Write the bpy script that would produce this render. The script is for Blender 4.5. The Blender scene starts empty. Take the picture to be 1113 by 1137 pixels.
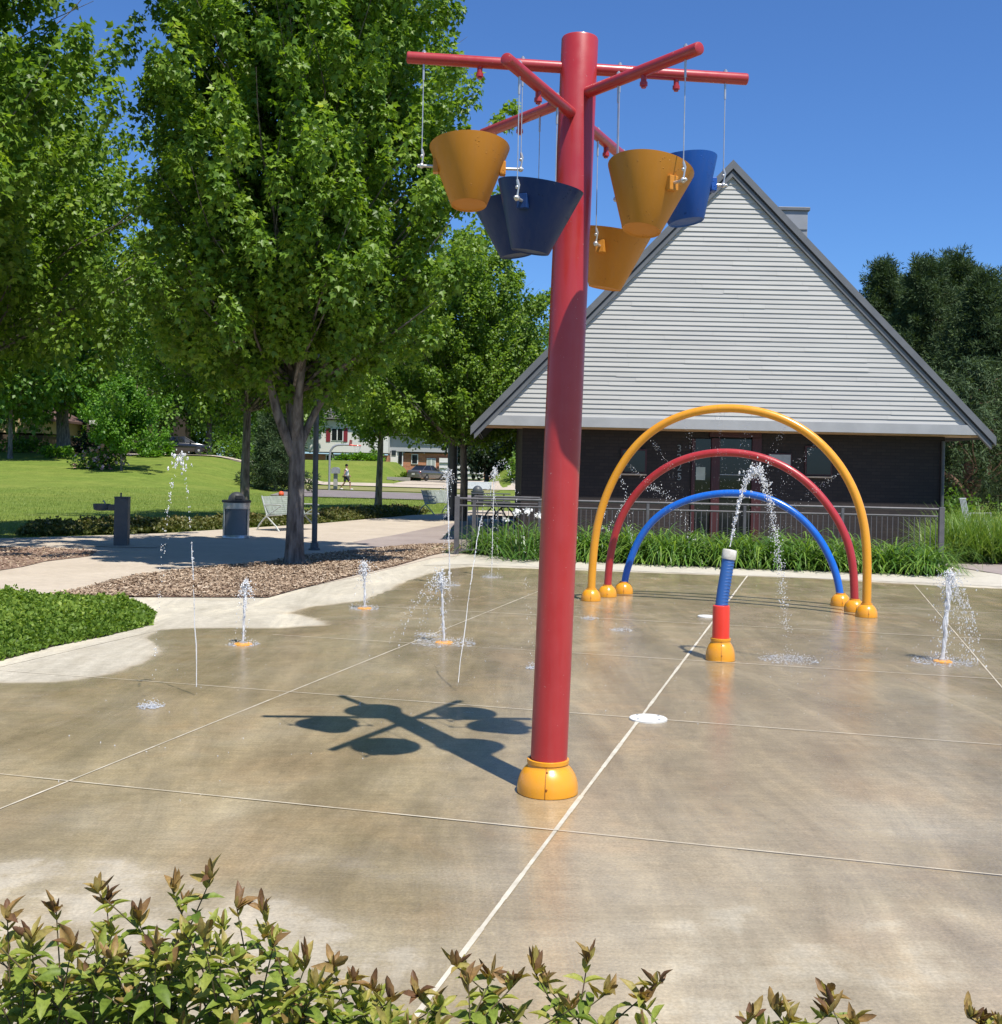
import bpy, bmesh, math, random
import numpy as np
from mathutils import Vector, Matrix
R = math.radians
scene = bpy.context.scene
col = scene.collection
rng = np.random.default_rng(7)
random.seed(7)

# ------------------------------------------------------------------ camera model (metres; eye at the origin, 1.66 m up)
F = 1285.0; EYE = 1.66; PX, PY = 556.5, 521.8; ROLL = R(1.2)
CR, SR = math.cos(ROLL), math.sin(ROLL)
def uv(px, py):
    dx, dy = px-PX, py-PY
    return (dx*CR+dy*SR)/F, (dx*SR-dy*CR)/F
def at(px, py, Y):
    u, v = uv(px, py)
    return Vector((u*Y, Y, EYE+v*Y))
def ss(x):
    x = np.clip(x, 0, 1); return x*x*(3-2*x)
def hgt(X, Y):
    X = np.asarray(X, float); Y = np.asarray(Y, float)
    h0 = .45*ss((Y-72)/30)
    h1 = 2.3*ss((Y-50)/42)*ss((-X-12)/11)
    h2 = 2.3*ss((Y-97)/18)*ss((-X-8.2)/3)
    h3 = 1.9*ss((Y-80)/22)*ss((X+2.0)/2.5)
    return np.maximum(np.maximum(h0, h1), np.maximum(h2, h3))
def H(x, y): return float(hgt(x, y))
def G(px, py, z=0.0):
    u, v = uv(px, py); Y = (z-EYE)/v
    return Vector((u*Y, Y, z))
def GT(px, py):
    u, v = uv(px, py); Y = 3.0
    while Y < 260:
        if EYE+v*Y <= H(u*Y, Y): break
        Y += .25
    return Vector((u*Y, Y, H(u*Y, Y)))
def on(px, Y, dz=0):
    u, v = uv(px, 520); return Vector((u*Y, Y, H(u*Y, Y)+dz))

# ------------------------------------------------------------------ scene-object helpers
def tag(o, label=None, cat=None, group=None, kind=None):
    if label: o['label'] = label
    if cat: o['category'] = cat
    if group: o['group'] = group
    if kind: o['kind'] = kind
    return o
def empty(name, loc=(0,0,0), rz=0, label=None, cat=None, group=None):
    o = bpy.data.objects.new(name, None); col.objects.link(o)
    o.location = loc; o.rotation_euler = (0, 0, rz); o.empty_display_size = .2
    return tag(o, label, cat, group)
def copy_tree(o, parent=None):
    c = o.copy(); col.objects.link(c); c.parent = parent
    for ch in list(o.children): copy_tree(ch, c)
    return c
def link(name, me, m, parent=None):
    o = bpy.data.objects.new(name, me); col.objects.link(o)
    if m is not None: me.materials.append(m)
    if parent is not None: o.parent = parent
    return o

class MB:
    def __init__(s): s.v = []; s.f = []
    def add(s, vs, fs):
        n = len(s.v); s.v += [tuple(v) for v in vs]; s.f += [tuple(n+i for i in f) for f in fs]; return s
    def box(s, c, d, rz=0, tilt=None, bev=0):
        hx, hy, hz = d[0]/2, d[1]/2, d[2]/2
        M = Matrix.Rotation(rz, 3, 'Z')
        if tilt: M = M @ Matrix.Rotation(tilt[1], 3, tilt[0])
        c = Vector(c)
        if bev <= 0:
            vs = [c+M@Vector((x*hx, y*hy, z*hz)) for z in (-1,1) for x, y in ((-1,-1),(1,-1),(1,1),(-1,1))]
            return s.add(vs, [(3,2,1,0),(4,5,6,7),(0,1,5,4),(1,2,6,5),(2,3,7,6),(3,0,4,7)])
        bm = bmesh.new(); bmesh.ops.create_cube(bm, size=1)
        for v in bm.verts: v.co = Vector((v.co.x*d[0], v.co.y*d[1], v.co.z*d[2]))
        bmesh.ops.bevel(bm, geom=bm.edges[:], offset=bev, segments=2, affect='EDGES', profile=.5)
        bm.verts.index_update()
        s.add([c+M@v.co for v in bm.verts], [[v.index for v in f.verts] for f in bm.faces]); bm.free(); return s
    def tube(s, pts, r, n=10, cap=True):
        pts = [Vector(p) for p in pts]; k = len(pts)
        rs = r if hasattr(r, '__len__') else [r]*k
        t0 = (pts[1]-pts[0]).normalized()
        a = Vector((0,0,1)) if abs(t0.z) < .9 else Vector((1,0,0))
        u = t0.cross(a).normalized(); vs = []
        for i, p in enumerate(pts):
            t = (pts[min(i+1,k-1)]-pts[max(i-1,0)])
            t = t.normalized() if t.length > 1e-9 else t0
            u = (u-t*u.dot(t)); u = u.normalized() if u.length > 1e-6 else t.orthogonal().normalized()
            w = t.cross(u)
            for j in range(n):
                q = 2*math.pi*j/n; vs.append(p+(u*math.cos(q)+w*math.sin(q))*rs[i])
        fs = [(i*n+j, i*n+(j+1)%n, (i+1)*n+(j+1)%n, (i+1)*n+j) for i in range(k-1) for j in range(n)]
        if cap: fs += [tuple(range(n-1,-1,-1)), tuple((k-1)*n+j for j in range(n))]
        return s.add(vs, fs)
    def lathe(s, prof, c=(0,0,0), n=32, axis=None, cap0=True, cap1=True):
        c = Vector(c); M = Matrix.Identity(3)
        if axis is not None: M = Vector((0,0,1)).rotation_difference(Vector(axis)).to_matrix()
        vs = [c+M@Vector((r*math.cos(2*math.pi*j/n), r*math.sin(2*math.pi*j/n), z)) for r, z in prof for j in range(n)]
        k = len(prof)
        fs = [(i*n+j, i*n+(j+1)%n, (i+1)*n+(j+1)%n, (i+1)*n+j) for i in range(k-1) for j in range(n)]
        if cap0: fs.append(tuple(range(n-1,-1,-1)))
        if cap1: fs.append(tuple((k-1)*n+j for j in range(n)))
        return s.add(vs, fs)
    def ball(s, c, r, n=8, m=6, sc=(1,1,1)):
        prof = [(max(r*math.sin(math.pi*i/m), 1e-4)*1, -r*math.cos(math.pi*i/m)) for i in range(m+1)]
        c = Vector(c)
        vs = [c+Vector((p[0]*math.cos(2*math.pi*j/n)*sc[0], p[0]*math.sin(2*math.pi*j/n)*sc[1], p[1]*sc[2])) for p in prof for j in range(n)]
        fs = [(i*n+j, i*n+(j+1)%n, (i+1)*n+(j+1)%n, (i+1)*n+j) for i in range(m) for j in range(n)]
        return s.add(vs, fs)
    def poly(s, pts): return s.add(pts, [tuple(range(len(pts)))])
    def prism(s, pts, off):
        n = len(pts); a = [Vector(p) for p in pts]; o = Vector(off)
        return s.add(a+[p+o for p in a], [tuple(range(n-1,-1,-1)), tuple(range(n,2*n))]+[(i,(i+1)%n,n+(i+1)%n,n+i) for i in range(n)])
    def build(s, name, m, parent=None, smooth=False, ang=40):
        me = bpy.data.meshes.new(name); me.from_pydata(s.v, [], s.f)
        bm = bmesh.new(); bm.from_mesh(me); bmesh.ops.recalc_face_normals(bm, faces=bm.faces[:]); bm.to_mesh(me); bm.free()
        if smooth:
            me.polygons.foreach_set('use_smooth', [True]*len(me.polygons))
            me.set_sharp_from_angle(angle=R(ang))
        me.update()
        return link(name, me, m, parent)

def np_mesh(name, V, Fc, m, parent=None, attr=None, smooth=False):
    """V (n,3), Fc (m,k) all faces of equal size"""
    me = bpy.data.meshes.new(name); V = np.asarray(V, np.float32); Fc = np.asarray(Fc, np.int32)
    k = Fc.shape[1]
    me.vertices.add(len(V)); me.vertices.foreach_set('co', V.ravel())
    me.loops.add(Fc.size); me.loops.foreach_set('vertex_index', Fc.ravel())
    me.polygons.add(len(Fc)); me.polygons.foreach_set('loop_start', np.arange(0, Fc.size, k, dtype=np.int32))
    if smooth: me.polygons.foreach_set('use_smooth', np.ones(len(Fc), bool))
    if attr:
        for an, av in attr.items():
            a = me.attributes.new(an, 'FLOAT', 'POINT'); a.data.foreach_set('value', np.asarray(av, np.float32))
    me.update(calc_edges=True)
    return link(name, me, m, parent)

# leaf templates: x = side, y = along the leaf, z = normal
T_SIMPLE = (np.array([[0,0,0],[-.42,.45,.1],[0,1,-.08],[.42,.45,.1]]), np.array([[0,2,1],[0,3,2]]))
T_MAPLE = (np.array([[0,0,0],[-.3,.12,.04],[-.62,.5,.12],[-.24,.56,.03],[0,1.08,-.1],[.24,.56,.03],[.62,.5,.12],[.3,.12,.04]]),
           np.array([[0,3,1],[1,3,2],[0,4,3],[0,5,4],[0,7,5],[7,6,5]]))
T_NEEDLE = (np.array([[-.06,0,0],[.06,0,0],[0,1,0]]), np.array([[0,1,2]]))
def oval(nl=5, w=.3, droop=.28, fold=.12):
    V = []; Fs = []
    for i in range(nl+1):
        t = i/nl; ww = w*math.sin(math.pi*min(t**.8*.94+.03, 1))**.9*(1.07 if i % 2 else .93) if i < nl else 0.005
        z = -droop*t*t; V += [[-ww, t, z+fold*ww/w], [0, t, z], [ww, t, z+fold*ww/w]]
        if i: b = 3*i; Fs += [[b-3,b-2,b+1],[b-3,b+1,b],[b-2,b-1,b+2],[b-2,b+2,b+1]]
    return np.array(V), np.array(Fs)
T_OVAL = oval(8, .25, .38, .14); T_NARROW = oval(5, .19, .30, .16); T_CURL = oval(6, .17, -.30, .16)
def unit(a): return a/np.maximum(np.linalg.norm(a, axis=1, keepdims=True), 1e-9)
def leaves(P, D, N, S, T):
    """leaf arrays -> vertices, faces"""
    D = unit(D); N = unit(N-D*(N*D).sum(1, keepdims=True)); X = np.cross(D, N)
    tv, tf = T; k = len(tv)
    V = P[:,None,:]+S[:,None,None]*(tv[None,:,0:1]*X[:,None,:]+tv[None,:,1:2]*D[:,None,:]+tv[None,:,2:3]*N[:,None,:])
    Fc = (tf[None]+(np.arange(len(P))*k)[:,None,None]).reshape(-1, tf.shape[1])
    return V.reshape(-1,3), Fc
def cat_meshes(parts):
    V = []; Fs = []; A = []; o = 0
    for v, f, a in parts: V.append(v); Fs.append(f+o); A.append(a); o += len(v)
    return np.concatenate(V), np.concatenate(Fs), np.concatenate(A)

# ------------------------------------------------------------------ materials
def nt(name):
    m = bpy.data.materials.new(name); m.use_nodes = True; t = m.node_tree
    return m, t, t.nodes['Principled BSDF'], t.nodes['Material Output']
def ramp(t, stops, fac=None):
    n = t.nodes.new('ShaderNodeValToRGB'); e = n.color_ramp.elements
    while len(e) < len(stops): e.new(.5)
    for i, (p, c) in enumerate(stops): e[i].position = p; e[i].color = (*c, 1) if len(c) == 3 else c
    if fac is not None: t.links.new(fac, n.inputs[0])
    return n
def noise(t, scale, detail=4, rough=.55, vec=None, dist=0):
    n = t.nodes.new('ShaderNodeTexNoise'); n.inputs['Scale'].default_value = scale
    n.inputs['Detail'].default_value = detail; n.inputs['Roughness'].default_value = rough; n.inputs['Distortion'].default_value = dist
    if vec is not None: t.links.new(vec, n.inputs['Vector'])
    return n
def coords(t, scale=(1,1,1), obj=True, rot=(0,0,0)):
    if obj:
        c = t.nodes.new('ShaderNodeTexCoord').outputs['Object']
    else:
        c = t.nodes.new('ShaderNodeNewGeometry').outputs['Position']
    mp = t.nodes.new('ShaderNodeMapping'); mp.inputs['Scale'].default_value = scale; mp.inputs['Rotation'].default_value = rot
    t.links.new(c, mp.inputs[0]); return mp.outputs[0]
def mixc(t, a, b, fac, mode='MIX'):
    n = t.nodes.new('ShaderNodeMix'); n.data_type = 'RGBA'; n.blend_type = mode
    for i, x in ((0, fac), (6, a), (7, b)):
        if hasattr(x, 'is_linked') or hasattr(x, 'links'): t.links.new(x, n.inputs[i])
        elif isinstance(x, (int, float)): n.inputs[i].default_value = x
        else: n.inputs[i].default_value = (*x, 1)
    return n.outputs[2]
def math_(t, op, a, b=None, clamp=False):
    n = t.nodes.new('ShaderNodeMath'); n.operation = op; n.use_clamp = clamp
    for i, x in enumerate((a, b)):
        if x is None: continue
        if isinstance(x, (int, float)): n.inputs[i].default_value = x
        else: t.links.new(x, n.inputs[i])
    return n.outputs[0]
def bump(t, p, h, strength=.3, dist=.01):
    b = t.nodes.new('ShaderNodeBump'); b.inputs['Strength'].default_value = strength; b.inputs['Distance'].default_value = dist
    t.links.new(h, b.inputs['Height']); t.links.new(b.outputs[0], p.inputs['Normal']); return b
def pm(name, c, rough=.5, c2=None, scale=8, bmp=0, bscale=40, metal=0, coat=0, bd=.005, sc=(1,1,1), spec=.5, lo=.35, hi=.65):
    m, t, p, o = nt(name); v = coords(t, sc)
    c2 = c2 or tuple(x*.82 for x in c)
    n = noise(t, scale, 5, .6, v); rp = ramp(t, [(lo, c), (hi, c2)], n.outputs[0])
    t.links.new(rp.outputs[0], p.inputs['Base Color'])
    p.inputs['Roughness'].default_value = rough; p.inputs['Metallic'].default_value = metal
    p.inputs['Specular IOR Level'].default_value = spec
    if coat: p.inputs['Coat Weight'].default_value = coat; p.inputs['Coat Roughness'].default_value = .08
    if bmp: bump(t, p, noise(t, bscale, 5, .6, v).outputs[0], bmp, bd)
    return m
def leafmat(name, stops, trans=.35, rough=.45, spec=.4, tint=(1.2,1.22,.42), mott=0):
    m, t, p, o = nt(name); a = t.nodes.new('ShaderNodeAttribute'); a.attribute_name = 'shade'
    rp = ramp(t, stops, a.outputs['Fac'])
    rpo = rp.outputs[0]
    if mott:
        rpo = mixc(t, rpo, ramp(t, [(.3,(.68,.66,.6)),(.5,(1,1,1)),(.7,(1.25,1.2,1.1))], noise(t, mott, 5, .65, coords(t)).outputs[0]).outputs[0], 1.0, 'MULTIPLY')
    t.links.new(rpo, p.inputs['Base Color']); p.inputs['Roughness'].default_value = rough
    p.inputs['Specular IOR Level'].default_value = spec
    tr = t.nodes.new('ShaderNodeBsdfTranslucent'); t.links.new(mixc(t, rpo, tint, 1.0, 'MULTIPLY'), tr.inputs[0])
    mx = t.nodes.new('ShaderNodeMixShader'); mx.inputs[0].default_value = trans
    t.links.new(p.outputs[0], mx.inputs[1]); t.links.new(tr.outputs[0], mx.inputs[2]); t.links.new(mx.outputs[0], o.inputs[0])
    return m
M = {}
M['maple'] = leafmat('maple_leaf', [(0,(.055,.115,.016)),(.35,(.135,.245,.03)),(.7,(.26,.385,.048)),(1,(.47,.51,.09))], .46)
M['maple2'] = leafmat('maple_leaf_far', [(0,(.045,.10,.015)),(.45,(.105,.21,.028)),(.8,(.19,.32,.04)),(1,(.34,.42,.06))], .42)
M['darkleaf'] = leafmat('dark_tree_leaf', [(0,(.012,.024,.010)),(.5,(.022,.045,.016)),(1,(.05,.075,.025))], .2)
M['bright'] = leafmat('bright_sapling_leaf', [(0,(.06,.16,.015)),(.5,(.12,.26,.02)),(1,(.22,.38,.04))], .4)
M['pine'] = leafmat('pine_needle', [(0,(.03,.055,.026)),(.5,(.065,.105,.042)),(1,(.15,.20,.07))], .2, .6, .2)
M['lily'] = leafmat('daylily_blade', [(0,(.04,.10,.018)),(.5,(.10,.21,.035)),(1,(.24,.36,.06))], .35, .35)
M['tallgrass'] = leafmat('tall_grass_blade', [(0,(.06,.12,.025)),(.5,(.13,.24,.045)),(1,(.26,.34,.08))], .35)
M['hedge'] = leafmat('hedge_leaf', [(0,(.055,.115,.016)),(.5,(.16,.26,.035)),(1,(.36,.45,.08))], .38, .5, .25)
M['cover'] = leafmat('ground_cover_leaf', [(0,(.06,.09,.02)),(.5,(.13,.14,.035)),(1,(.22,.16,.06))], .25)
M['weigela'] = leafmat('shrub_leaf_green', [(0,(.08,.14,.02)),(.35,(.21,.28,.045)),(.58,(.34,.35,.075)),(.74,(.36,.29,.095)),(.88,(.33,.205,.08)),(1,(.17,.09,.05))], .32, .5, .3, mott=95)
M['grassb'] = leafmat('lawn_blade', [(0,(.11,.17,.025)),(.5,(.19,.26,.045)),(1,(.27,.33,.07))], .3)
M['petalw'] = pm('white_petal', (.8,.8,.78), .6)
M['petalp'] = pm('pink_petal', (.7,.25,.3), .6, (.75,.5,.45), 60)
M['bark'] = pm('maple_bark', (.24,.215,.19), .9, (.055,.047,.04), 2.4, 1.0, 14, bd=.03, sc=(5,5,1))
M['bark2'] = pm('grey_bark', (.26,.23,.20), .9, (.07,.06,.05), 2.4, .9, 14, bd=.03, sc=(5,5,1))
M['pinebark'] = pm('pine_bark', (.32,.19,.13), .9, (.10,.07,.05), 5, .8, 12, bd=.03)
M['stem'] = pm('shrub_stem', (.10,.055,.03), .7, (.06,.07,.02), 30)

def paint(name, c, rough=.32, wear=(.55,.5,.45), spots=.0, fade=None):
    m, t, p, o = nt(name); v = coords(t)
    f = fade or tuple(min(1, x*1.12+.01) for x in c)
    n = noise(t, 2.2, 5, .65, v); base = ramp(t, [(.3, c), (.75, f)], n.outputs[0]).outputs[0]
    n2 = noise(t, 85, 2, .5, v); k = ramp(t, [(.735,(0,0,0)),(.76,(1,1,1))], n2.outputs[0])
    base = mixc(t, base, wear, math_(t, 'MULTIPLY', k.outputs[0], spots))
    st_ = ramp(t, [(.46,(0,0,0)),(.72,(1,1,1))], noise(t, 26, 6, .7, coords(t, (1,1,.05)), .3).outputs[0])      # mineral streaks running down
    base = mixc(t, base, tuple(min(1, x*.85+.045) for x in c), math_(t, 'MULTIPLY', st_.outputs[0], .32))
    t.links.new(base, p.inputs['Base Color'])
    r = ramp(t, [(.3,(rough-.08,)*3),(.7,(rough+.14,)*3)], noise(t, 9, 5, .6, v).outputs[0])
    t.links.new(r.outputs[0], p.inputs['Roughness'])
    p.inputs['Coat Weight'].default_value = .25; p.inputs['Coat Roughness'].default_value = .15
    bump(t, p, noise(t, 140, 3, .5, v).outputs[0], .08, .002)
    return m
M['red'] = paint('red_powder_coat', (.37,.020,.022), .36, spots=.5, fade=(.43,.034,.036))
M['orangered'] = paint('bright_red_plastic', (.72,.035,.012), .35)
M['yellow'] = paint('yellow_powder_coat', (.72,.29,.012), .26, spots=.2, fade=(.76,.34,.02))
M['blue'] = paint('blue_powder_coat', (.004,.115,.52), .26, spots=.25)
M['blueband'] = paint('blue_sleeve', (.02,.11,.36), .5)
M['cap'] = pm('cream_cap', (.68,.66,.58), .5, (.45,.42,.36), 14)
def drops_paint(name, c):
    m = paint(name, c, .42); t = m.node_tree; p = t.nodes['Principled BSDF']; v = coords(t); p.inputs['Coat Weight'].default_value = .06; p.inputs['Specular IOR Level'].default_value = .22
    vo = t.nodes.new('ShaderNodeTexVoronoi'); vo.inputs['Scale'].default_value = 62; t.links.new(v, vo.inputs['Vector'])
    d = ramp(t, [(.10,(1,1,1)),(.2,(0,0,0))], vo.outputs['Distance'])
    msk = ramp(t, [(.56,(0,0,0)),(.60,(1,1,1))], noise(t, 9, 2, .5, v).outputs[0])
    h = math_(t, 'MULTIPLY', d.outputs[0], msk.outputs[0]); bump(t, p, h, .9, .01)
    return m
M['ybucket'] = drops_paint('ochre_bucket', (.50,.20,.020))
M['bbucket'] = drops_paint('blue_bucket', (.006,.075,.34))
M['bbucketd'] = drops_paint('navy_bucket', (.002,.024,.105))
M['steel'] = pm('stainless_steel', (.62,.61,.58), .30, (.5,.49,.47), 20, metal=.55)
M['galv'] = pm('galvanised_steel', (.42,.43,.43), .45, (.32,.33,.34), 12, metal=.5)
M['darkmetal'] = pm('dark_grey_paint', (.055,.06,.068), .45, (.08,.085,.09), 7)
M['railgrey'] = pm('weathered_grey_rail', (.075,.072,.078), .5, (.12,.115,.12), 5)
M['benchgreen'] = pm('pale_grey_green_slat', (.33,.37,.33), .45, (.24,.27,.24), 10)
M['benchframe'] = pm('bench_frame_aluminium', (.52,.54,.52), .4, (.42,.44,.42), 10, metal=.3)
M['canside'] = pm('can_liner_panel', (.13,.13,.13), .7, (.22,.22,.22), 90)
M['black'] = pm('black_plastic', (.02,.02,.022), .5)
M['whitecover'] = pm('white_drain_cover', (.72,.72,.68), .5, (.6,.6,.56), 25)
def water(name, a=.5):
    m, t, p, o = nt(name)
    p.inputs['Base Color'].default_value = (.93,.95,.97,1); p.inputs['Roughness'].default_value = .12
    p.inputs['Transmission Weight'].default_value = a; p.inputs['IOR'].default_value = 1.33; p.inputs['Base Color'].default_value = (.97,.98,.99,1)
    nn = noise(t, 30, 3, .5, coords(t)); bump(t, p, nn.outputs[0], .6, .01)
    return m
M['water'] = water('aerated_water', .45); M['drops'] = water('water_droplets', .60)
M['film'] = water('splash_water', .65)
# ------------------------------------------------------------------ world, sun, camera
SUN = Vector((.27, -.455, 1.0)).normalized()
w = bpy.data.worlds.new("World"); scene.world = w; w.use_nodes = True
wt = w.node_tree; bg = wt.nodes['Background']
sky = wt.nodes.new('ShaderNodeTexSky'); sky.sky_type = 'NISHITA'; sky.sun_disc = False
sky.sun_elevation = math.asin(SUN.z); sky.sun_rotation = math.atan2(SUN.x, SUN.y)
sky.air_density = 1.0; sky.dust_density = .45; sky.ozone_density = 3.0; sky.altitude = 300
tn = wt.nodes.new('ShaderNodeMix'); tn.data_type = 'RGBA'; tn.blend_type = 'MULTIPLY'; tn.inputs[0].default_value = 1; tn.inputs[7].default_value = (.50,.77,1.14,1)
wt.links.new(sky.outputs[0], tn.inputs[6]); wt.links.new(tn.outputs[2], bg.inputs[0]); bg.inputs[1].default_value = .10
ld = bpy.data.lights.new('sun', 'SUN'); ld.energy = 5.0; ld.angle = R(.53); ld.color = (1, .95, .86)
lo = bpy.data.objects.new('sun', ld); col.objects.link(lo); lo.rotation_euler = SUN.to_track_quat('Z', 'Y').to_euler(); lo.location = SUN*50
cd = bpy.data.cameras.new('camera'); cam = bpy.data.objects.new('camera', cd); col.objects.link(cam)
cd.sensor_fit = 'HORIZONTAL'; cd.sensor_width = 36; cd.lens = 36*F/1113; cd.clip_end = 3000; cd.clip_start = .05
cd.shift_y = -(568.5-PY)/1113; cd.shift_x = 0
xr = Vector((CR, 0, SR)); yu = Vector((-SR, 0, CR)); zb = Vector((0, -1, 0))
cam.matrix_world = Matrix(((xr.x, yu.x, zb.x, 0), (xr.y, yu.y, zb.y, 0), (xr.z, yu.z, zb.z, EYE), (0,0,0,1)))
scene.camera = cam
vs = scene.view_settings; vs.view_transform = 'Standard'; vs.look = 'None'; vs.exposure = .42; vs.gamma = 1; vs.use_curve_mapping = False

# ------------------------------------------------------------------ ground
def grassmat():
    m, t, p, o = nt('lawn'); v = coords(t, obj=False)
    big = noise(t, .12, 4, .6, v); fine = noise(t, 9, 6, .7, v); mid = noise(t, 1.1, 4, .6, v)
    c = ramp(t, [(.3,(.12,.175,.028)),(.7,(.21,.27,.05))], mid.outputs[0]).outputs[0]
    c = mixc(t, c, (.25,.27,.06), math_(t, 'MULTIPLY', ramp(t, [(.45,(0,0,0)),(.7,(1,1,1))], big.outputs[0]).outputs[0], .6))
    sp = t.nodes.new('ShaderNodeSeparateXYZ'); t.links.new(v, sp.inputs[0])
    wv = math_(t, 'SINE', math_(t, 'ADD', math_(t, 'MULTIPLY', sp.outputs[1], 1.5), math_(t, 'MULTIPLY', sp.outputs[0], .35)))
    c = mixc(t, c, (.13,.20,.03), math_(t, 'MULTIPLY', ramp(t, [(.3,(0,0,0)),(.7,(1,1,1))], math_(t, 'MULTIPLY_ADD' if 0 else 'ADD', math_(t, 'MULTIPLY', wv, .5), .5)).outputs[0], .35))
    c = mixc(t, c, ramp(t, [(.3,(.55,.6,.5)),(.7,(1.15,1.1,1.1))], fine.outputs[0]).outputs[0], 1.0, 'MULTIPLY')
    t.links.new(c, p.inputs['Base Color']); p.inputs['Roughness'].default_value = .9; p.inputs['Specular IOR Level'].default_value = .15
    bump(t, p, fine.outputs[0], .8, .05); return m
M['lawn'] = grassmat()
xs = np.concatenate([-np.geomspace(40, 900, 22)[::-1], np.arange(-39, 40, .8), np.geomspace(40, 900, 22)])
ys = np.concatenate([-np.geomspace(3, 400, 12)[::-1], np.arange(-2, 140, .8), np.geomspace(140, 1500, 20)])
XX, YY = np.meshgrid(xs, ys); ZZ = hgt(XX, YY)-.03
V = np.stack([XX, YY, ZZ], -1).reshape(-1, 3); nx = len(xs); ny = len(ys)
ii = (np.arange(ny-1)[:,None]*nx+np.arange(nx-1)[None]).ravel()
g = np_mesh('ground', V, np.stack([ii, ii+1, ii+nx+1, ii+nx], 1), M['lawn'], smooth=True); tag(g, kind='structure')

def conc(name, c1, c2, sc=1.0):
    m, t, p, o = nt(name); v = coords(t, obj=False)
    n1 = noise(t, .9*sc, 6, .6, v); n2 = noise(t, 60, 3, .6, v); n3 = noise(t, 7, 5, .65, v)
    c = ramp(t, [(.3, c1), (.7, c2)], n1.outputs[0]).outputs[0]
    c = mixc(t, c, ramp(t, [(.3,(.82,)*3),(.7,(1.1,)*3)], n3.outputs[0]).outputs[0], .7, 'MULTIPLY')
    c = mixc(t, c, ramp(t, [(.3,(.85,)*3),(.7,(1.08,)*3)], n2.outputs[0]).outputs[0], .8, 'MULTIPLY')
    t.links.new(c, p.inputs['Base Color']); p.inputs['Roughness'].default_value = .85
    bump(t, p, n2.outputs[0], .25, .004); return m
M['dryconc'] = conc('pale_dry_concrete', (.46,.42,.335), (.54,.50,.41))
M['path'] = conc('tan_path_concrete', (.44,.37,.29), (.52,.445,.355))
M['path2'] = conc('rose_grey_path', (.27,.22,.20), (.34,.285,.255))
M['asphalt'] = conc('court_asphalt', (.17,.145,.14), (.24,.205,.195))
M['soil'] = conc('dark_soil', (.06,.042,.03), (.11,.078,.052), 4)

# pad: stain map of wet / damp zones stored per vertex, edges broken up by noise in the material
def sdf(P, poly):
    poly = np.array(poly); n = len(poly); d = np.full(len(P), 1e9); ins = np.zeros(len(P), bool)
    for i in range(n):
        a = poly[i]; b = poly[(i+1) % n]; e = b-a; wv = P-a
        tt = np.clip((wv@e)/(e@e+1e-12), 0, 1); d = np.minimum(d, np.hypot(*(wv-tt[:,None]*e).T))
        c = ((a[1] > P[:,1]) != (b[1] > P[:,1])); den = (b[1]-a[1]) or 1e-12
        ins ^= c & (P[:,0] < (b[0]-a[0])*(P[:,1]-a[1])/den+a[0])
    return np.where(ins, d, -d)
def gp(pts): return [tuple(G(*p)[:2]) for p in pts]
px0 = np.arange(-11, 13.01, .1); py0 = np.arange(.4, 22.61, .1)
XX, YY = np.meshgrid(px0, py0); P2 = np.stack([XX.ravel(), YY.ravel()], 1)
wetp = gp([(-140,775),(0,757),(60,757),(110,750),(160,735),(175,722),(160,708),(172,700),(205,697),(300,697),(362,694),(345,686),(318,681),(345,673),(400,667),(430,655),(450,645),(490,632),(520,629),(700,635),(900,642),(1040,650),(1250,660),(2100,1500),(-1200,1500)])
dwet = sdf(P2, wetp)
wet = ss(dwet/.30+.35)
def zone(pts, val, soft, lift=0):
    global wet
    d = ss(sdf(P2, gp(pts))/soft*.5+.5)
    wet = wet*(1-d)+np.minimum(wet, val)*d
zone([(-200,950),(60,945),(170,955),(250,975),(330,995),(420,1025),(500,1052),(470,1095),(440,1180),(300,1500),(-700,1500)], .40, .12)
zone([(-60,900),(100,905),(200,922),(330,940),(500,975),(440,985),(330,960),(200,938),(60,925)], .5, .35)
zone([(520,1060),(600,1000),(680,960),(820,955),(1000,980),(1200,1000),(1300,1500),(480,1500)], .40, 1.1)
zone([(700,880),(800,890),(900,905),(1000,900),(1150,920),(1150,960),(950,950),(800,935)], .62, .5)
zone([(-50,760),(60,765),(150,775),(230,790),(120,800),(0,795)], .75, .5)
zone([(360,690),(430,672),(500,668),(560,690),(480,700),(400,705)], .7, .5)
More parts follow.
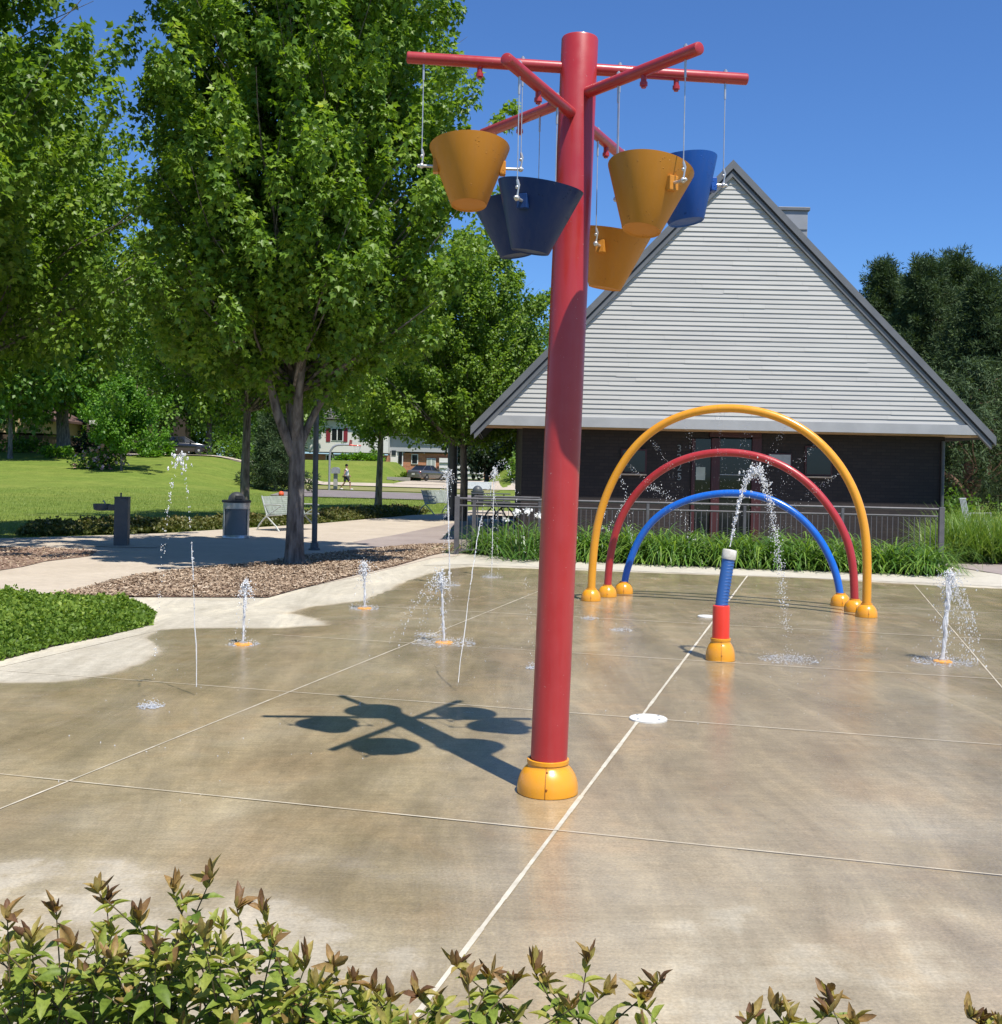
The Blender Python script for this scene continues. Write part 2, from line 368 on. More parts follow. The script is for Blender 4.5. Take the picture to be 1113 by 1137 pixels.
def padmat():
    m, t, p, o = nt('splash_pad_concrete'); v = coords(t, obj=False)
    a = t.nodes.new('ShaderNodeAttribute'); a.attribute_name = 'wet'
    na = noise(t, 3.0, 7, .68, v); nb = noise(t, .55, 6, .62, v, .8); nc = noise(t, 75, 3, .6, v); nd = noise(t, 12, 6, .7, v)
    vs_ = coords(t, (1.0,.28,1), obj=False, rot=(0,0,R(70))); ne = noise(t, 2.2, 7, .66, vs_, .5)
    f = math_(t, 'ADD', a.outputs['Fac'], math_(t, 'MULTIPLY', math_(t, 'SUBTRACT', na.outputs[0], .5), .95))
    f = math_(t, 'ADD', f, math_(t, 'MULTIPLY', math_(t, 'SUBTRACT', ne.outputs[0], .5), .55))
    W = ramp(t, [(.0,(0,0,0)),(.26,(.25,)*3),(.38,(.42,)*3),(.47,(.70,)*3),(.70,(.88,)*3),(1,(1,)*3)], f).outputs[0]
    dry = ramp(t, [(.3,(.44,.40,.315)),(.7,(.52,.475,.385))], nb.outputs[0]).outputs[0]
    wetc = ramp(t, [(.28,(.212,.166,.100)),(.5,(.285,.227,.138)),(.72,(.34,.285,.188))], nb.outputs[0]).outputs[0]
    wetc = mixc(t, wetc, (.33,.235,.13), math_(t, 'MULTIPLY', ramp(t, [(.5,(0,0,0)),(.68,(1,1,1))], noise(t, .8, 5, .6, v, 1.2).outputs[0]).outputs[0], .55))
    wetc = mixc(t, wetc, ramp(t, [(.3,(.80,)*3),(.7,(1.16,)*3)], ne.outputs[0]).outputs[0], .75, 'MULTIPLY')
    c = mixc(t, dry, wetc, W)
    c = mixc(t, c, ramp(t, [(.3,(.80,)*3),(.7,(1.16,)*3)], nd.outputs[0]).outputs[0], .8, 'MULTIPLY')
    nf = noise(t, 1.7, 8, .72, coords(t, (1.0,.22,1), obj=False, rot=(0,0,R(84))), .9)
    c = mixc(t, c, ramp(t, [(.32,(.74,.73,.71)),(.5,(1,1,1)),(.62,(1.22,1.21,1.18)),(.7,(1.36,1.35,1.31))], nf.outputs[0]).outputs[0], .9, 'MULTIPLY')
    c = mixc(t, c, ramp(t, [(.3,(.78,)*3),(.72,(1.18,)*3)], nc.outputs[0]).outputs[0], .8, 'MULTIPLY')
    nbm = noise(t, 34, 4, .6, coords(t, (.10,1,1), obj=False, rot=(0,0,R(-6))), .15)      # broomed finish
    c = mixc(t, c, ramp(t, [(.36,(.88,)*3),(.64,(1.11,)*3)], nbm.outputs[0]).outputs[0], .5, 'MULTIPLY')
    # small dark stains and specks
    sp = ramp(t, [(.70,(0,0,0)),(.78,(1,1,1))], noise(t, 26, 3, .6, v).outputs[0])
    c = mixc(t, c, (.10,.085,.07), math_(t, 'MULTIPLY', sp.outputs[0], .28))
    t.links.new(c, p.inputs['Base Color'])
    wl = ramp(t, [(.38,(0,0,0)),(.66,(1,1,1))], math_(t, 'MULTIPLY', W, ramp(t, [(.3,(.55,)*3),(.65,(1.0,)*3)], nb.outputs[0]).outputs[0]))
    rr = ramp(t, [(0,(.85,)*3),(.5,(.42,)*3),(.8,(.22,)*3),(1,(.12,)*3)], math_(t, 'MULTIPLY', wl.outputs[0], ramp(t, [(.3,(.7,)*3),(.65,(1.0,)*3)], na.outputs[0]).outputs[0]))
    t.links.new(rr.outputs[0], p.inputs['Roughness'])
    p.inputs['IOR'].default_value = 1.36
    b = bump(t, p, nc.outputs[0], .35, .004)
    b2 = t.nodes.new('ShaderNodeBump'); b2.inputs['Strength'].default_value = .12; b2.inputs['Distance'].default_value = .01
    t.links.new(nd.outputs[0], b2.inputs['Height']); t.links.new(b2.outputs[0], b.inputs['Normal'])
    return m
M['pad'] = padmat()
nx = len(px0); ny = len(py0)
ii = (np.arange(ny-1)[:,None]*nx+np.arange(nx-1)[None]).ravel()
pad = np_mesh('splash_pad', np.stack([XX.ravel(), YY.ravel(), np.zeros(XX.size)], 1), np.stack([ii, ii+1, ii+nx+1, ii+nx], 1), M['pad'], attr={'wet': wet}, smooth=True)
tag(pad, kind='structure')

# expansion joints: two directions of one 2.57 m grid (2.4 degrees out of square with the photo's lines is kept)
M['joint'] = pm('joint_filler', (.60,.56,.46), .8, (.40,.36,.28), 9, lo=.3, hi=.7)
M['joint3'] = pm('worn_joint_filler', (.60,.54,.43), .8, (.44,.39,.29), 5, lo=.35, hi=.6)
M['joint2'] = pm('thin_joint_filler', (.58,.52,.41), .8, (.42,.37,.28), 7, lo=.3, hi=.7)
jb = MB(); js = MB()
jt = jb
def joint(a, b, w_, segs=60):
    a = Vector(a); b = Vector(b); d = (b-a).normalized(); n = Vector((-d.y, d.x, 0))
    for i in range(segs):
        p = a.lerp(b, i/segs); q = a.lerp(b, (i+1)/segs); w0 = w_*(.5+.12*random.uniform(-1,1))
        jt.add([p-n*w0, q-n*w0, q+n*w0, p+n*w0], [(0,1,2,3)])
Z4 = .0035; Z8 = .0058
P1, P2_ = G(617,922,Z4), G(709,800,Z4); Q1 = G(83,868,Z4)
e1 = (P2_-P1).normalized(); e2 = (P1-Q1).normalized(); S = 2.575
for k, w_ in ((0,.022),(-1,.011),(-2,.010),(1,.010),(2,.010)):
    o_ = P1+e2*S*k; lo_ = -1.4 if k < 1 else -1.0
    jt = jb if k == 0 else js
    joint(o_+e1*S*lo_, o_+e1*S*(5.6 if k == 0 else (5.4 if k > 0 else 4.3 if k == -1 else 2.0)), w_)
jz = jt = MB()
for k, w_ in ((0,.009),(1,.009),(2,.011),(3,.014),(4,.012)):
    o_ = P1+e1*S*k
    a = o_-e2*S*(3.2 if k < 2 else 1.55 if k < 4 else .6); b = o_+e2*S*3.2
    a.z = b.z = Z8
    joint(a, b, w_)
tag(jb.build('expansion_joints', M['joint']), kind='structure'); tag(jz.build('cross_joints', M['joint2']), kind='structure'); tag(js.build('side_joints', M['joint3']), kind='structure')

# flat sheets above the ground
def sheet(name, pts, z, m, kind='structure'):
    b = MB(); b.poly([(p[0], p[1], z) for p in pts]); return tag(b.build(name, m), kind=kind)
pathpts = gp([(-500,690),(-100,672),(60,664),(300,660),(400,640),(480,620),(512,617)])+[(12.5,22.9),(60,22),(60,44),(9,46),(-1.2,47),(-1.6,44),(-3.2,40.5),(-5.2,33.5),(-6.6,30.3),(-7.9,27.3),(-10.3,24.4),(-14,22.6),(-30,21)]
sheet('path', pathpts, .004, M['path'])
# darker rose-grey ramp band that crosses the path
sheet('path_band', gp([(392,602),(440,594),(508,580)])+[(3.5,28.5),(3.5,22.7)]+gp([(510,612),(480,612),(430,612)]), .008, M['path2'])
sheet('paved_path_right', [(8.9,19.9),(30,19.4),(30,22.8),(8.5,22.7)], .012, M['path2'])
sheet('pale_kerb_right', [(7.6,18.6),(30,18.2),(30,19.5),(8.2,19.9)], .006, M['dryconc'])
sheet('dry_border_back', gp([(470,628),(515,616)])+[(9.2,20.6)]+gp([(1120,652),(1040,648),(700,634),(520,627)]), .0045, M['dryconc'])
# court, street and driveways further off, draped on the terrain
def drape(name, A, B, m, dz, n=30, k=6):
    """ruled strip between polylines A and B (xy)"""
    def samp(L, t):
        L = [Vector(p) for p in L]; s = t*(len(L)-1); i = min(int(s), len(L)-2); return L[i].lerp(L[i+1], s-i)
    V = []; Fs = []
    for i in range(n+1):
        a, b = samp(A, i/n), samp(B, i/n)
        for j in range(k+1):
            q = a.lerp(b, j/k); V.append((q.x, q.y, H(q.x, q.y)+dz))
    for i in range(n):
        for j in range(k):
            s = i*(k+1)+j; Fs.append((s, s+1, s+k+2, s+k+1))
    b = MB(); b.add(V, Fs); return tag(b.build(name, m), kind='structure')
drape('court', [(-12.6,63),(-1,60)], [(-14.2,79),(-1,74)], M['asphalt'], .02)
drape('street_verge', [(-13,80),(-1,77)], [(-16,86),(0,84)], conc('dry_verge', (.19,.19,.06), (.26,.24,.09)), .01)
drape('street', [(-30,90),(-14,88),(-6,86),(8,83),(40,80)], [(-30,96),(-15,94),(-6,93),(8,90),(40,87)], M['path'], .03)
drape('driveway', [(-8.6,92),(-8.3,104),(-7.4,116)], [(-3.2,92),(-2.0,104),(-1.0,116)], M['path'], .05)
drape('driveway_far', [(-29.5,88.5),(-27,91),(-14,92)], [(-28,84.5),(-24.5,88.5),(-14,90)], M['path'], .06)

# mulch beds
def inpoly(P, poly): return sdf(P, poly) > 0
def scatter(poly, n, inset=0):
    poly = np.array(poly); lo_, hi_ = poly.min(0), poly.max(0); out = []
    while sum(map(len, out)) < n:
        q = rng.uniform(lo_, hi_, (n*2, 2)); out.append(q[sdf(q, poly) > inset])
    return np.concatenate(out)[:n]
def mulchmat():
    m, t, p, o = nt('bark_chips'); a = t.nodes.new('ShaderNodeAttribute'); a.attribute_name = 'shade'
    t.links.new(ramp(t, [(0,(.12,.075,.045)),(.35,(.25,.17,.11)),(.7,(.42,.315,.215)),(1,(.60,.50,.38))], a.outputs['Fac']).outputs[0], p.inputs['Base Color'])
    p.inputs['Roughness'].default_value = .85; return m
M['chips'] = mulchmat()
M['mulchbase'] = conc('mulch_under_layer', (.18,.11,.075), (.30,.20,.15), 6)
def mulch(name, poly, n, z=.012):
    sheet(name+'_bed', poly, z, M['mulchbase'], 'structure')
    q = scatter(poly, n); P = np.column_stack([q, z+rng.uniform(.004, .028, n)])
    D = unit(np.column_stack([rng.normal(size=(n,2)), rng.normal(0,.25,n)])); N = unit(np.column_stack([rng.normal(0,.35,(n,2)), np.ones(n)]))
    T = (np.array([[-.16,-.5,0],[.16,-.42,0],[.13,.5,.05],[-.14,.45,0]]), np.array([[0,1,2,3]]))
    V, Fc = leaves(P, D, N, rng.uniform(.022, .07, n), T)
    o = np_mesh(name, V, Fc, M['chips'], attr={'shade': np.repeat(rng.beta(2,2,n), 4)})
    return tag(o, 'loose brown bark chips spread %s' % ('around the big maple beside the pad' if 'large' in name or name == 'bark_mulch' else 'under the trees at the left of the path'), 'mulch', kind='stuff')
bedA = gp([(50,663),(90,655),(150,640),(225,631),(300,625),(330,618),(400,612),(455,606),(508,604),(514,610),(480,617),(440,629),(400,638),(330,655),(298,664)])
mulch('bark_mulch', bedA, 46000)
bedB = gp([(-300,640),(0,634),(25,630),(50,624),(100,618),(108,612),(60,609),(0,608),(-300,606)])
mulch('mulch_strip', bedB, 9000)
# low shrubs at the left, in a bed
hedgepoly = gp([(-160,775),(0,734),(60,718),(120,706),(168,694),(172,682),(140,676),(80,672),(20,668),(-160,668)])
sheet('shrub_bed_soil', hedgepoly, .0105, M['soil'])
lilypoly = [tuple(G(512,613)[:2]), tuple(G(600,622)[:2]), tuple(G(800,630)[:2]), tuple(G(1050,640)[:2]), (8.15,22.2), (-.7,22.7)]
sheet('daylily_bed_soil', lilypoly, .016, M['soil'])
sheet('front_bed_soil', [(-6,-1.5),(6,-1.5),(6,3.15),(1.0,3.2),(-6,3.3)], .0125, M['soil'])
sheet('tall_grass_bed_soil', [(8.3,22.8),(24,22.8),(24,27),(9,27)], .02, M['soil'])

# lawn blades nearest the path, where single blades still read
def blades(poly, n, hmin, hmax, m, name, label, cat, lean=.4, wdt=.09):
    q = scatter(poly, n); z = hgt(q[:,0], q[:,1])-.02
    D = unit(np.column_stack([rng.normal(0,lean,(n,2)), np.ones(n)])); N = unit(np.column_stack([rng.normal(size=(n,2)), np.zeros(n)+.05]))
    T = (np.array([[-wdt,0,0],[wdt,0,0],[0,1,.12]]), np.array([[0,1,2]]))
    V, Fc = leaves(np.column_stack([q, z]), D, N, rng.uniform(hmin, hmax, n), T)
    return tag(np_mesh(name, V, Fc, m, attr={'shade': np.repeat(rng.beta(2,2.2,n), 3)}), label, cat, kind='stuff')
blades([(-30,21.6),(-14,23.4),(-10.3,25.2),(-7.9,28.1),(-6.6,31.2),(-5.2,34.4),(-3.2,41.3),(-2,46),(-3,62),(-14,66),(-34,52)], 90000, .035, .09, M['grassb'], 'lawn_grass', 'mown green lawn beyond the path', 'grass')
# ------------------------------------------------------------------ bucket tree
def curve_pts(P0, P1, n=2): return [Vector(P0).lerp(Vector(P1), i/(n-1)) for i in range(n)]
def dome_base(r, h, rn, name='base_cover', parent=None, c=(0,0,0)):
    b = MB(); prof = []
    for i in range(13):
        a = i/12*R(64); prof.append((r*(.985+.015*math.cos(a))*math.cos(a-.12 if a > .12 else 0), h*.86*math.sin(a)/math.sin(R(64))))
    prof = [(r*.97, .0)]+[(max(x, rn*1.06), z+.004) for x, z in prof]
    prof += [(rn*1.10, h*.885), (rn*1.10, h*.99), (rn*1.07, h), (rn*.98, h)]
    b.lathe(prof, c, 40, cap0=False, cap1=False)
    o = b.build(name, M['yellow'], parent, True, 30)
    s = MB(); c = Vector(c)      # closing seam and its two screws, proud of the cover
    pts = [(x+.0015, z) for x, z in prof[1:14]]
    an = R(-97)
    s.tube([c+Vector((x*math.cos(an), x*math.sin(an), z)) for x, z in pts], .0012*max(1, r/.1), 5)
    for k in (4, 10):
        x, z = prof[k]; s.ball(c+Vector((x*math.cos(an+.04), x*math.sin(an+.04), z)), .006*r/.15, 6, 4)
    s.build('seam', pm('seam_shadow_gap', (.30,.10,.01), .6), o, True)
    return o
BX, BY = .275, 5.985; TX = .362; TZ = 3.905
bt = empty('bucket_tree', (BX, BY, 0), 0, 'tall red bucket post with six branching arms on a yellow dome base', 'water feature')
LB = Vector((-BX, -BY, 0))
def axis(z): return Vector((BX+(TX-BX)*z/TZ, BY, z))
pb = MB(); pr = .095
ax = Vector(((TX-BX)/TZ, 0, 1))
pb.lathe([(pr,.10),(pr,1.5),(pr,3.0),(pr,TZ-.012),(pr-.004,TZ-.003),(pr-.014,TZ)], (0,0,0), 48, ax, cap0=False)
pb.build('post', M['red'], bt, True, 35)
dome_base(.158, .175, .099, parent=bt)
ARMS = [((.998,.06), 3.745, .885, .885, 0), ((.56,-.83), 3.60, .90, .90, 1), ((-.372,-.82), 3.49, .89, .80, 2)]
for d, z, ra, rb, k in ARMS:
    d = Vector((d[0], d[1], 0)).normalized(); d.z = -d.x*ax.x*1.0; d.normalize()
    c = axis(z)+LB
    for sgn, L in ((1, ra), (-1, rb)):
        a = MB(); e = c+d*sgn*L; s0 = c+d*sgn*(pr*.8)
        a.tube([s0, e-d*sgn*.006, e, e+d*sgn*.004], [.030,.030,.028,.020], 20)
        ao = a.build('arm', M['red'], bt, True, 35)
        n_ = MB(); q = c+d*sgn*(.50*L/.9+.02)     # spray nozzle under the arm
        n_.lathe([(.014,0),(.014,-.03),(.019,-.032),(.019,-.05),(.012,-.052),(.012,-.06)], q+Vector((0,0,-.026)), 12)
        n_.build('nozzle', M['red'], ao, True)
# buckets hang from the arms: each bucket is a thing of its own with cables, pivot bar and shackles
def bucket(name, label, mt, arm, sgn, drop, tilt, roll, rc=.49, r_in=.25, r_out=.73, grp='buckets hanging from the bucket post'):
    d, z, ra, rb, k = ARMS[arm]; d = Vector((d[0], d[1], 0)).normalized(); d.z = -d.x*ax.x; d.normalize(); d = d*sgn
    c = axis(z)
    pv = c+d*rc-Vector((0,0,drop))
    root = empty(name, pv, 0, label, 'bucket', grp)
    h = Vector((d.x, d.y, 0)).normalized(); side = Vector((-h.y, h.x, 0))
    A = (Matrix.Rotation(tilt, 3, h) @ Matrix.Rotation(roll, 3, side)) @ Vector((0,0,1))
    b = MB(); rt, rb_, hh = .207, .092, .312
    z0 = -hh*.66; z1 = hh*.34
    prof = [(rb_-.010, z0+.006), (rb_-.002, z0), (rb_, z0+.002), (rt, z1), (rt-.007, z1+.001), (rb_+.004-.008, z0+.02)]
    b.lathe(prof, (0,0,0), 56, A, cap0=True, cap1=True)
    bo = b.build('bucket_shell', mt, root, True, 25)
    rot = Vector((0,0,1)).rotation_difference(A).to_matrix()
    bar = MB(); p_in = h*(r_in-rc); p_out = h*(r_out-rc); 
    rr = rb_+(rt-rb_)*.66
    for q in (p_in, p_out):
        s_ = 1 if q.dot(h) > 0 else -1
        bar.tube([h*s_*(rr-.01), q+h*s_*.012], .0075, 10)
    bar.build('pivot_bar', M['steel'], root, True)
    for q in (p_in, p_out):
        s_ = 1 if q.dot(h) > 0 else -1
        br = MB(); br.box(h*s_*(rr+.004), (.03,.052,.07), math.atan2(h.y, h.x), bev=.004); br.build('pivot_plate', mt, root)
    for rad, q in ((r_in, p_in), (r_out, p_out)):
        top = c+d*rad-pv
        cb = MB(); cb.tube([q+Vector((0,0,.07)), top-Vector((0,0,.10))], .0028, 6)
        cb.tube([top-Vector((0,0,.11)), top-Vector((0,0,.02))], .0055, 8)
        co = cb.build('cable', M['steel'] if not 'ochre_left' in mt.name else M['steel'], root, True)
        sh = MB(); sh.tube([q+Vector((0,0,.085)), q+Vector((.006,0,.06)), q+Vector((.005,0,.035)), q], [.006,.0085,.004,.006], 8)
        sh.ball(q, .014, 8, 6); sh.ball(q+h*.016, .009, 8, 6); sh.ball(q+Vector((0,0,.05)), .009, 8, 6)
        sh.build('shackle', M['steel'], co, True)
        bl = MB(); bl.lathe([(.011,0),(.011,.009),(.006,.010),(.006,.016)], top+Vector((0,0,.028)), 8); bl.build('bolt', M['steel'], co)
    return root
bucket('dump_bucket', 'yellow bucket at the far left, under the longest red arm', M['ybucket'], 0, -1, .545, R(10), R(0), .555, .29, .80)
bucket('dump_bucket', 'navy blue bucket nearest the camera, in front of the red post', M['bbucketd'], 2, 1, .585, R(-9), R(0), .50, .27, .74)
bucket('dump_bucket', 'dark blue bucket half hidden behind the nearer navy bucket', M['bbucketd'], 1, -1, .545, R(-8), R(4), .58, .33, .82)
bucket('dump_bucket', 'yellow bucket overlapping the bright blue one, right of the post', M['ybucket'], 1, 1, .585, R(-13), R(-4), .565, .33, .81)
bucket('dump_bucket', 'bright blue bucket at the far right, against the grey gable', M['bbucket'], 0, 1, .565, R(-4), R(-9), .545, .215, .77)
bucket('dump_bucket', 'yellow bucket hanging lowest, half hidden behind the red post', M['ybucket'], 2, -1, .585, R(9), R(0), .58, .33, .765)

# ------------------------------------------------------------------ arches
def smooth_path(pts, n=64, it=6):
    P = np.array(pts, float)
    for _ in range(2):          # Catmull-Rom resample then relax
        d = np.r_[0, np.cumsum(np.linalg.norm(np.diff(P, axis=0), axis=1))]; t = np.linspace(0, d[-1], n)
        P = np.column_stack([np.interp(t, d, P[:,k]) for k in range(P.shape[1])])
        for _ in range(it):
            P[1:-1] = P[1:-1]*.5+(P[:-2]+P[2:])*.25
    return P
def arch(label, mt, pxs, baseL, baseR, r, bh):
    a, b = G(*baseL), G(*baseR); mid = (a+b)/2
    root = empty('water_arch', mid, 0, label, 'arch', 'concentric spray arches')
    X = []
    for x, y in pxs:
        s = (x-baseL[0])/(baseR[0]-baseL[0]); Yd = a.y+(b.y-a.y)*s
        X.append(at(x, y, Yd))
    X = [Vector((X[0].x, X[0].y, .03))]+X+[Vector((X[-1].x, X[-1].y, .03))]
    P = smooth_path(X, 90, 10)-np.array(mid)
    t = MB(); t.tube([Vector(p) for p in P], r, 20); t.build('tube', mt, root, True, 40)
    for e in (P[0], P[-1]): dome_base(.128, bh, r*1.15, parent=root, c=(e[0], e[1], 0))
    n_ = MB()
    for k in range(18, 74, 8):
        n_.ball(Vector(P[k])-Vector((0,0,r*.9)), .009, 6, 4)
    n_.build('spray_nozzles', M['steel'], root, True)
    return root, P+np.array(mid)
yl = [(657,640),(659,614),(662,582),(671.5,552),(687.6,517.6),(710.6,487),(738,467),(770.5,455.5),(807,451.4),(839.7,454.2),(872,463.8),(899.6,479.5),(924,502.9),(942.4,528.3),(956.2,560),(962.7,591.3),(963.6,632.8),(962.7,666)]
rl = [(674.7,650),(676,628),(682,592.3),(694.5,562.9),(715.2,535.7),(742.9,515),(775,503.9),(807.4,500.7),(844.3,505.7),(876.5,519.1),(903.2,539.8),(924,565.2),(940,592.3),(947.5,619),(949.5,660)]
bl_ = [(693,643),(699,623.6),(710.6,595.1),(729,572.6),(752,558.8),(779.8,550),(812,546.5),(844.3,549.6),(871,560.2),(893.5,577.2),(912,599.3),(926,626.9),(934,655)]
ARY = arch('largest outermost yellow arch tube on the wet pad', M['yellow'], yl, (657,667), (963,685), .052, .165)
ARR = arch('middle red arch tube between the yellow and blue arches', M['red'], rl, (674.5,662.5), (948,679), .050, .16)
ARB = arch('smallest innermost blue arch tube', M['blue'], bl_, (692.5,659), (934.5,672.5), .048, .165)

# ------------------------------------------------------------------ spray post
p0 = G(800, 733); sp = empty('spray_post', p0, 0, 'short leaning spray post with blue sleeve, red collar and white cap', 'water feature')
dome_base(.130, .20, .082, parent=sp)
b = MB(); b.lathe([(.076,.15),(.076,.475),(.074,.487),(.066,.492)], (0,0,0), 32, cap0=False); b.build('collar', M['orangered'], sp, True, 35)
b = MB(); axp = [Vector((.0,0,.48)), Vector((.014,0,.62)), Vector((.035,0,.76)), Vector((.055,0,.915))]
b.tube(axp, .055, 28); b.build('sleeve', M['blueband'], sp, True, 40)
b = MB()
for i in range(14):
    z = .50+i*.029; x = .003+(z-.48)*.125; b.lathe([(.0555,0),(.0572,.003),(.0555,.006)], (x, 0, z), 28, (.1,0,1), False, False)
b.build('winding', M['blueband'], sp, True)
b = MB(); b.lathe([(.062,0),(.064,.01),(.064,.075),(.058,.085),(.03,.088)], (.055,0,.905), 28, (.13,0,1)); b.build('cap', M['cap'], sp, True, 35)

# ------------------------------------------------------------------ drain covers
def drain(px, py, r, label):
    c = G(px, py); o = empty('drain_cover', c, 0, label, 'drain cover', 'round white drain covers')
    b = MB(); b.lathe([(r,.0),(r,.010),(r-.006,.014),(.001,.016)], (0,0,0), 40, cap0=False, cap1=False); b.build('lid', M['whitecover'], o, True, 30)
    b = MB()
    for k in range(4):
        a = R(40+90*k); b.lathe([(.008,0),(.008,.004),(.002,.005)], (r*.78*math.cos(a), r*.78*math.sin(a), .0145), 10)
    b.build('screws', M['galv'], o)
drain(720, 799, .128, 'larger white round drain cover on the near joint crossing')
drain(785, 685, .105, 'small white round drain cover behind the spray post')
# ------------------------------------------------------------------ pavilion
YF = 26.0; YW = 26.65
M['siding'] = pm('grey_lap_siding', (.455,.45,.43), .6, (.405,.40,.385), 1.6, .15, 30, sc=(.4,1,3))
M['rake'] = pm('slate_grey_metal', (.115,.12,.13), .45, (.14,.145,.155), 3)
M['fascia'] = pm('grey_fascia', (.36,.365,.37), .5, (.31,.315,.32), 2)
M['roofm'] = pm('dark_roofing', (.09,.09,.095), .8, (.06,.06,.065), 12, .4, 30)
M['soffit'] = pm('tan_wood_soffit', (.52,.33,.17), .6, (.42,.25,.12), 5, sc=(1,8,1))
M['redframe'] = pm('maroon_door_frame', (.055,.008,.008), .5, (.04,.007,.007), 4)
M['sill'] = pm('tan_stone_sill', (.55,.42,.30), .7, (.45,.34,.24), 8)
def brick(name, c1, c2, mortar, scale=1, bw=.22, bh=.075):
    m, t, p, o = nt(name); tc = t.nodes.new('ShaderNodeTexCoord'); sp = t.nodes.new('ShaderNodeSeparateXYZ'); t.links.new(tc.outputs['Object'], sp.inputs[0])
    cb = t.nodes.new('ShaderNodeCombineXYZ'); t.links.new(math_(t, 'ADD', sp.outputs[0], sp.outputs[1]), cb.inputs[0]); t.links.new(sp.outputs[2], cb.inputs[1])
    b = t.nodes.new('ShaderNodeTexBrick'); t.links.new(cb.outputs[0], b.inputs[0])
    b.inputs['Color1'].default_value = (*c1,1); b.inputs['Color2'].default_value = (*c2,1); b.inputs['Mortar'].default_value = (*mortar,1)
    b.inputs['Scale'].default_value = 1; b.inputs['Brick Width'].default_value = bw; b.inputs['Row Height'].default_value = bh; b.inputs['Mortar Size'].default_value = .006
    t.links.new(b.outputs[0], p.inputs['Base Color']); p.inputs['Roughness'].default_value = .8
    bump(t, p, b.outputs['Fac'], -.6, .006); return m
M['brick'] = brick('charcoal_brick', (.019,.014,.013), (.030,.022,.019), (.012,.010,.010))
def glass(name, c=(.012,.014,.016), r=.04):
    m, t, p, o = nt(name); p.inputs['Base Color'].default_value = (*c,1); p.inputs['Roughness'].default_value = r; p.inputs['IOR'].default_value = 1.5; return m
M['glass'] = glass('dark_window_glass')
pv = empty('pavilion', (5, YF, 0), 0, 'park pavilion with tall light grey sided gable over dark brick wall', 'building')
O = Vector((5, YF, 0))
L0, R0, AP = at(527,471,YF), at(1100,482,YF), at(810,180,YF)
zE = (L0.z+R0.z)/2; xL, xR, xA, zA = L0.x, R0.x, AP.x, AP.z; xA = (xL+xR)/2*.35+xA*.65
DEP = 13.0
def rel(x, y, z): return Vector((x, y, z))-O
# roof: two slabs
for sx, nm in ((xL, 'roof_slope'), (xR, 'roof_slope')):
    b = MB(); e = Vector((sx-xA, 0, zE-zA)).normalized(); n = Vector((-e.z, 0, e.x)) if sx > xA else Vector((e.z, 0, -e.x))
    if n.z < 0: n = -n
    a0 = rel(xA, YF+.02, zA-.10); a1 = rel(sx, YF+.02, zE-.10+.0)
    b.prism([a0, a1, a1+n*.06, a0+n*.06+Vector((0,0,.02))], (0, DEP, 0)); b.build(nm, M['roofm'], pv)
# rake boards: dark metal edge in two steps, then the lighter inner board
def rakeband(off0, off1, y, th, m, name, over=0):
    b = MB()
    for sx in (xL, xR):
        e = Vector((sx-xA, 0, zE-zA)); Ls = e.length; e.normalize(); n = Vector((0,0,1))
        k = 1/abs(Vector((-e.z,0,e.x)).z)      # vertical thickness for a given normal thickness
        t0, t1 = off0*k, off1*k
        ext = over
        p = [Vector((xA,0,zA-t0)), Vector((sx,0,zE-t0))+e*ext, Vector((sx,0,zE-t1))+e*ext, Vector((xA,0,zA-t1))]
        p = [rel(q.x, y, q.z) for q in p]
        b.prism(p, (0, th, 0))
    return b.build(name, m, pv)
rakeband(-.02, .115, YF-.13, .16, M['rake'], 'rake_edge', .12)
rakeband(.117, .145, YF-.10, .12, pm('dark_shadow_gap', (.03,.03,.032), .7), 'rake_groove', .05)
rakeband(.147, .235, YF-.085, .10, M['rake'], 'rake_board', .0)
# bottom fascia band
b = MB(); b.prism([rel(xL+.02, YF-.075, zE-.02), rel(xR-.02, YF-.075, zE-.02), rel(xR-.22, YF-.075, zE+.20), rel(xL+.22, YF-.075, zE+.20)], (0,.08,0)); b.build('fascia', M['fascia'], pv)
# lap siding, course by course
random.seed(3)
b = MB(); pitch = .106; z = zE+.19; sl = (zA-zE)/(xR-xA); sl2 = (zA-zE)/(xA-xL); ins = .235*1.40
while z < zA-.42:
    zt = z+pitch
    def lim(zz): return xL+(zz-zE+ins)/sl2+.02, xR-(zz-zE+ins)/sl-.02
    l0, r0 = lim(z); l1, r1 = lim(zt); cuts = [l0]
    x = l0+random.uniform(.5, 3.6)
    while x < r0-.4: cuts.append(x); x += random.choice((2.4, 3.0, 3.66))
    cuts.append(r0)
    for i in range(len(cuts)-1):
        a, c = cuts[i], cuts[i+1]; g_ = .0015
        jit = random.uniform(-.0025, .0025)+(random.random() < .05)*random.uniform(-.016, .010); pr_ = .024+random.uniform(-.003,.003)+(random.random() < .03)*.006
        a1 = max(a, l1); c1 = min(c, r1)
        if c1-a1 < .05: continue
        zz = z+jit
        pts = [(a+g_, -pr_, zz), (c-g_, -pr_, zz+random.uniform(-.003,.003)), (c1-g_, -.004, zt+.004), (a1+g_, -.004, zt+.004)]
        f = [rel(p[0], YF+p[1], p[2]) for p in pts]; u = [rel(a+g_, YF+.005, zz), rel(c-g_, YF+.005, zz)]
        b.add(f+u, [(0,1,2,3), (0,4,5,1)])
    z += pitch
b.prism([rel(xL+.3, YF+.004, zE+.1), rel(xR-.3, YF+.004, zE+.1), rel(xA, YF+.004, zA-.2)], (0,.05,0))
b.build('gable_siding', M['siding'], pv)
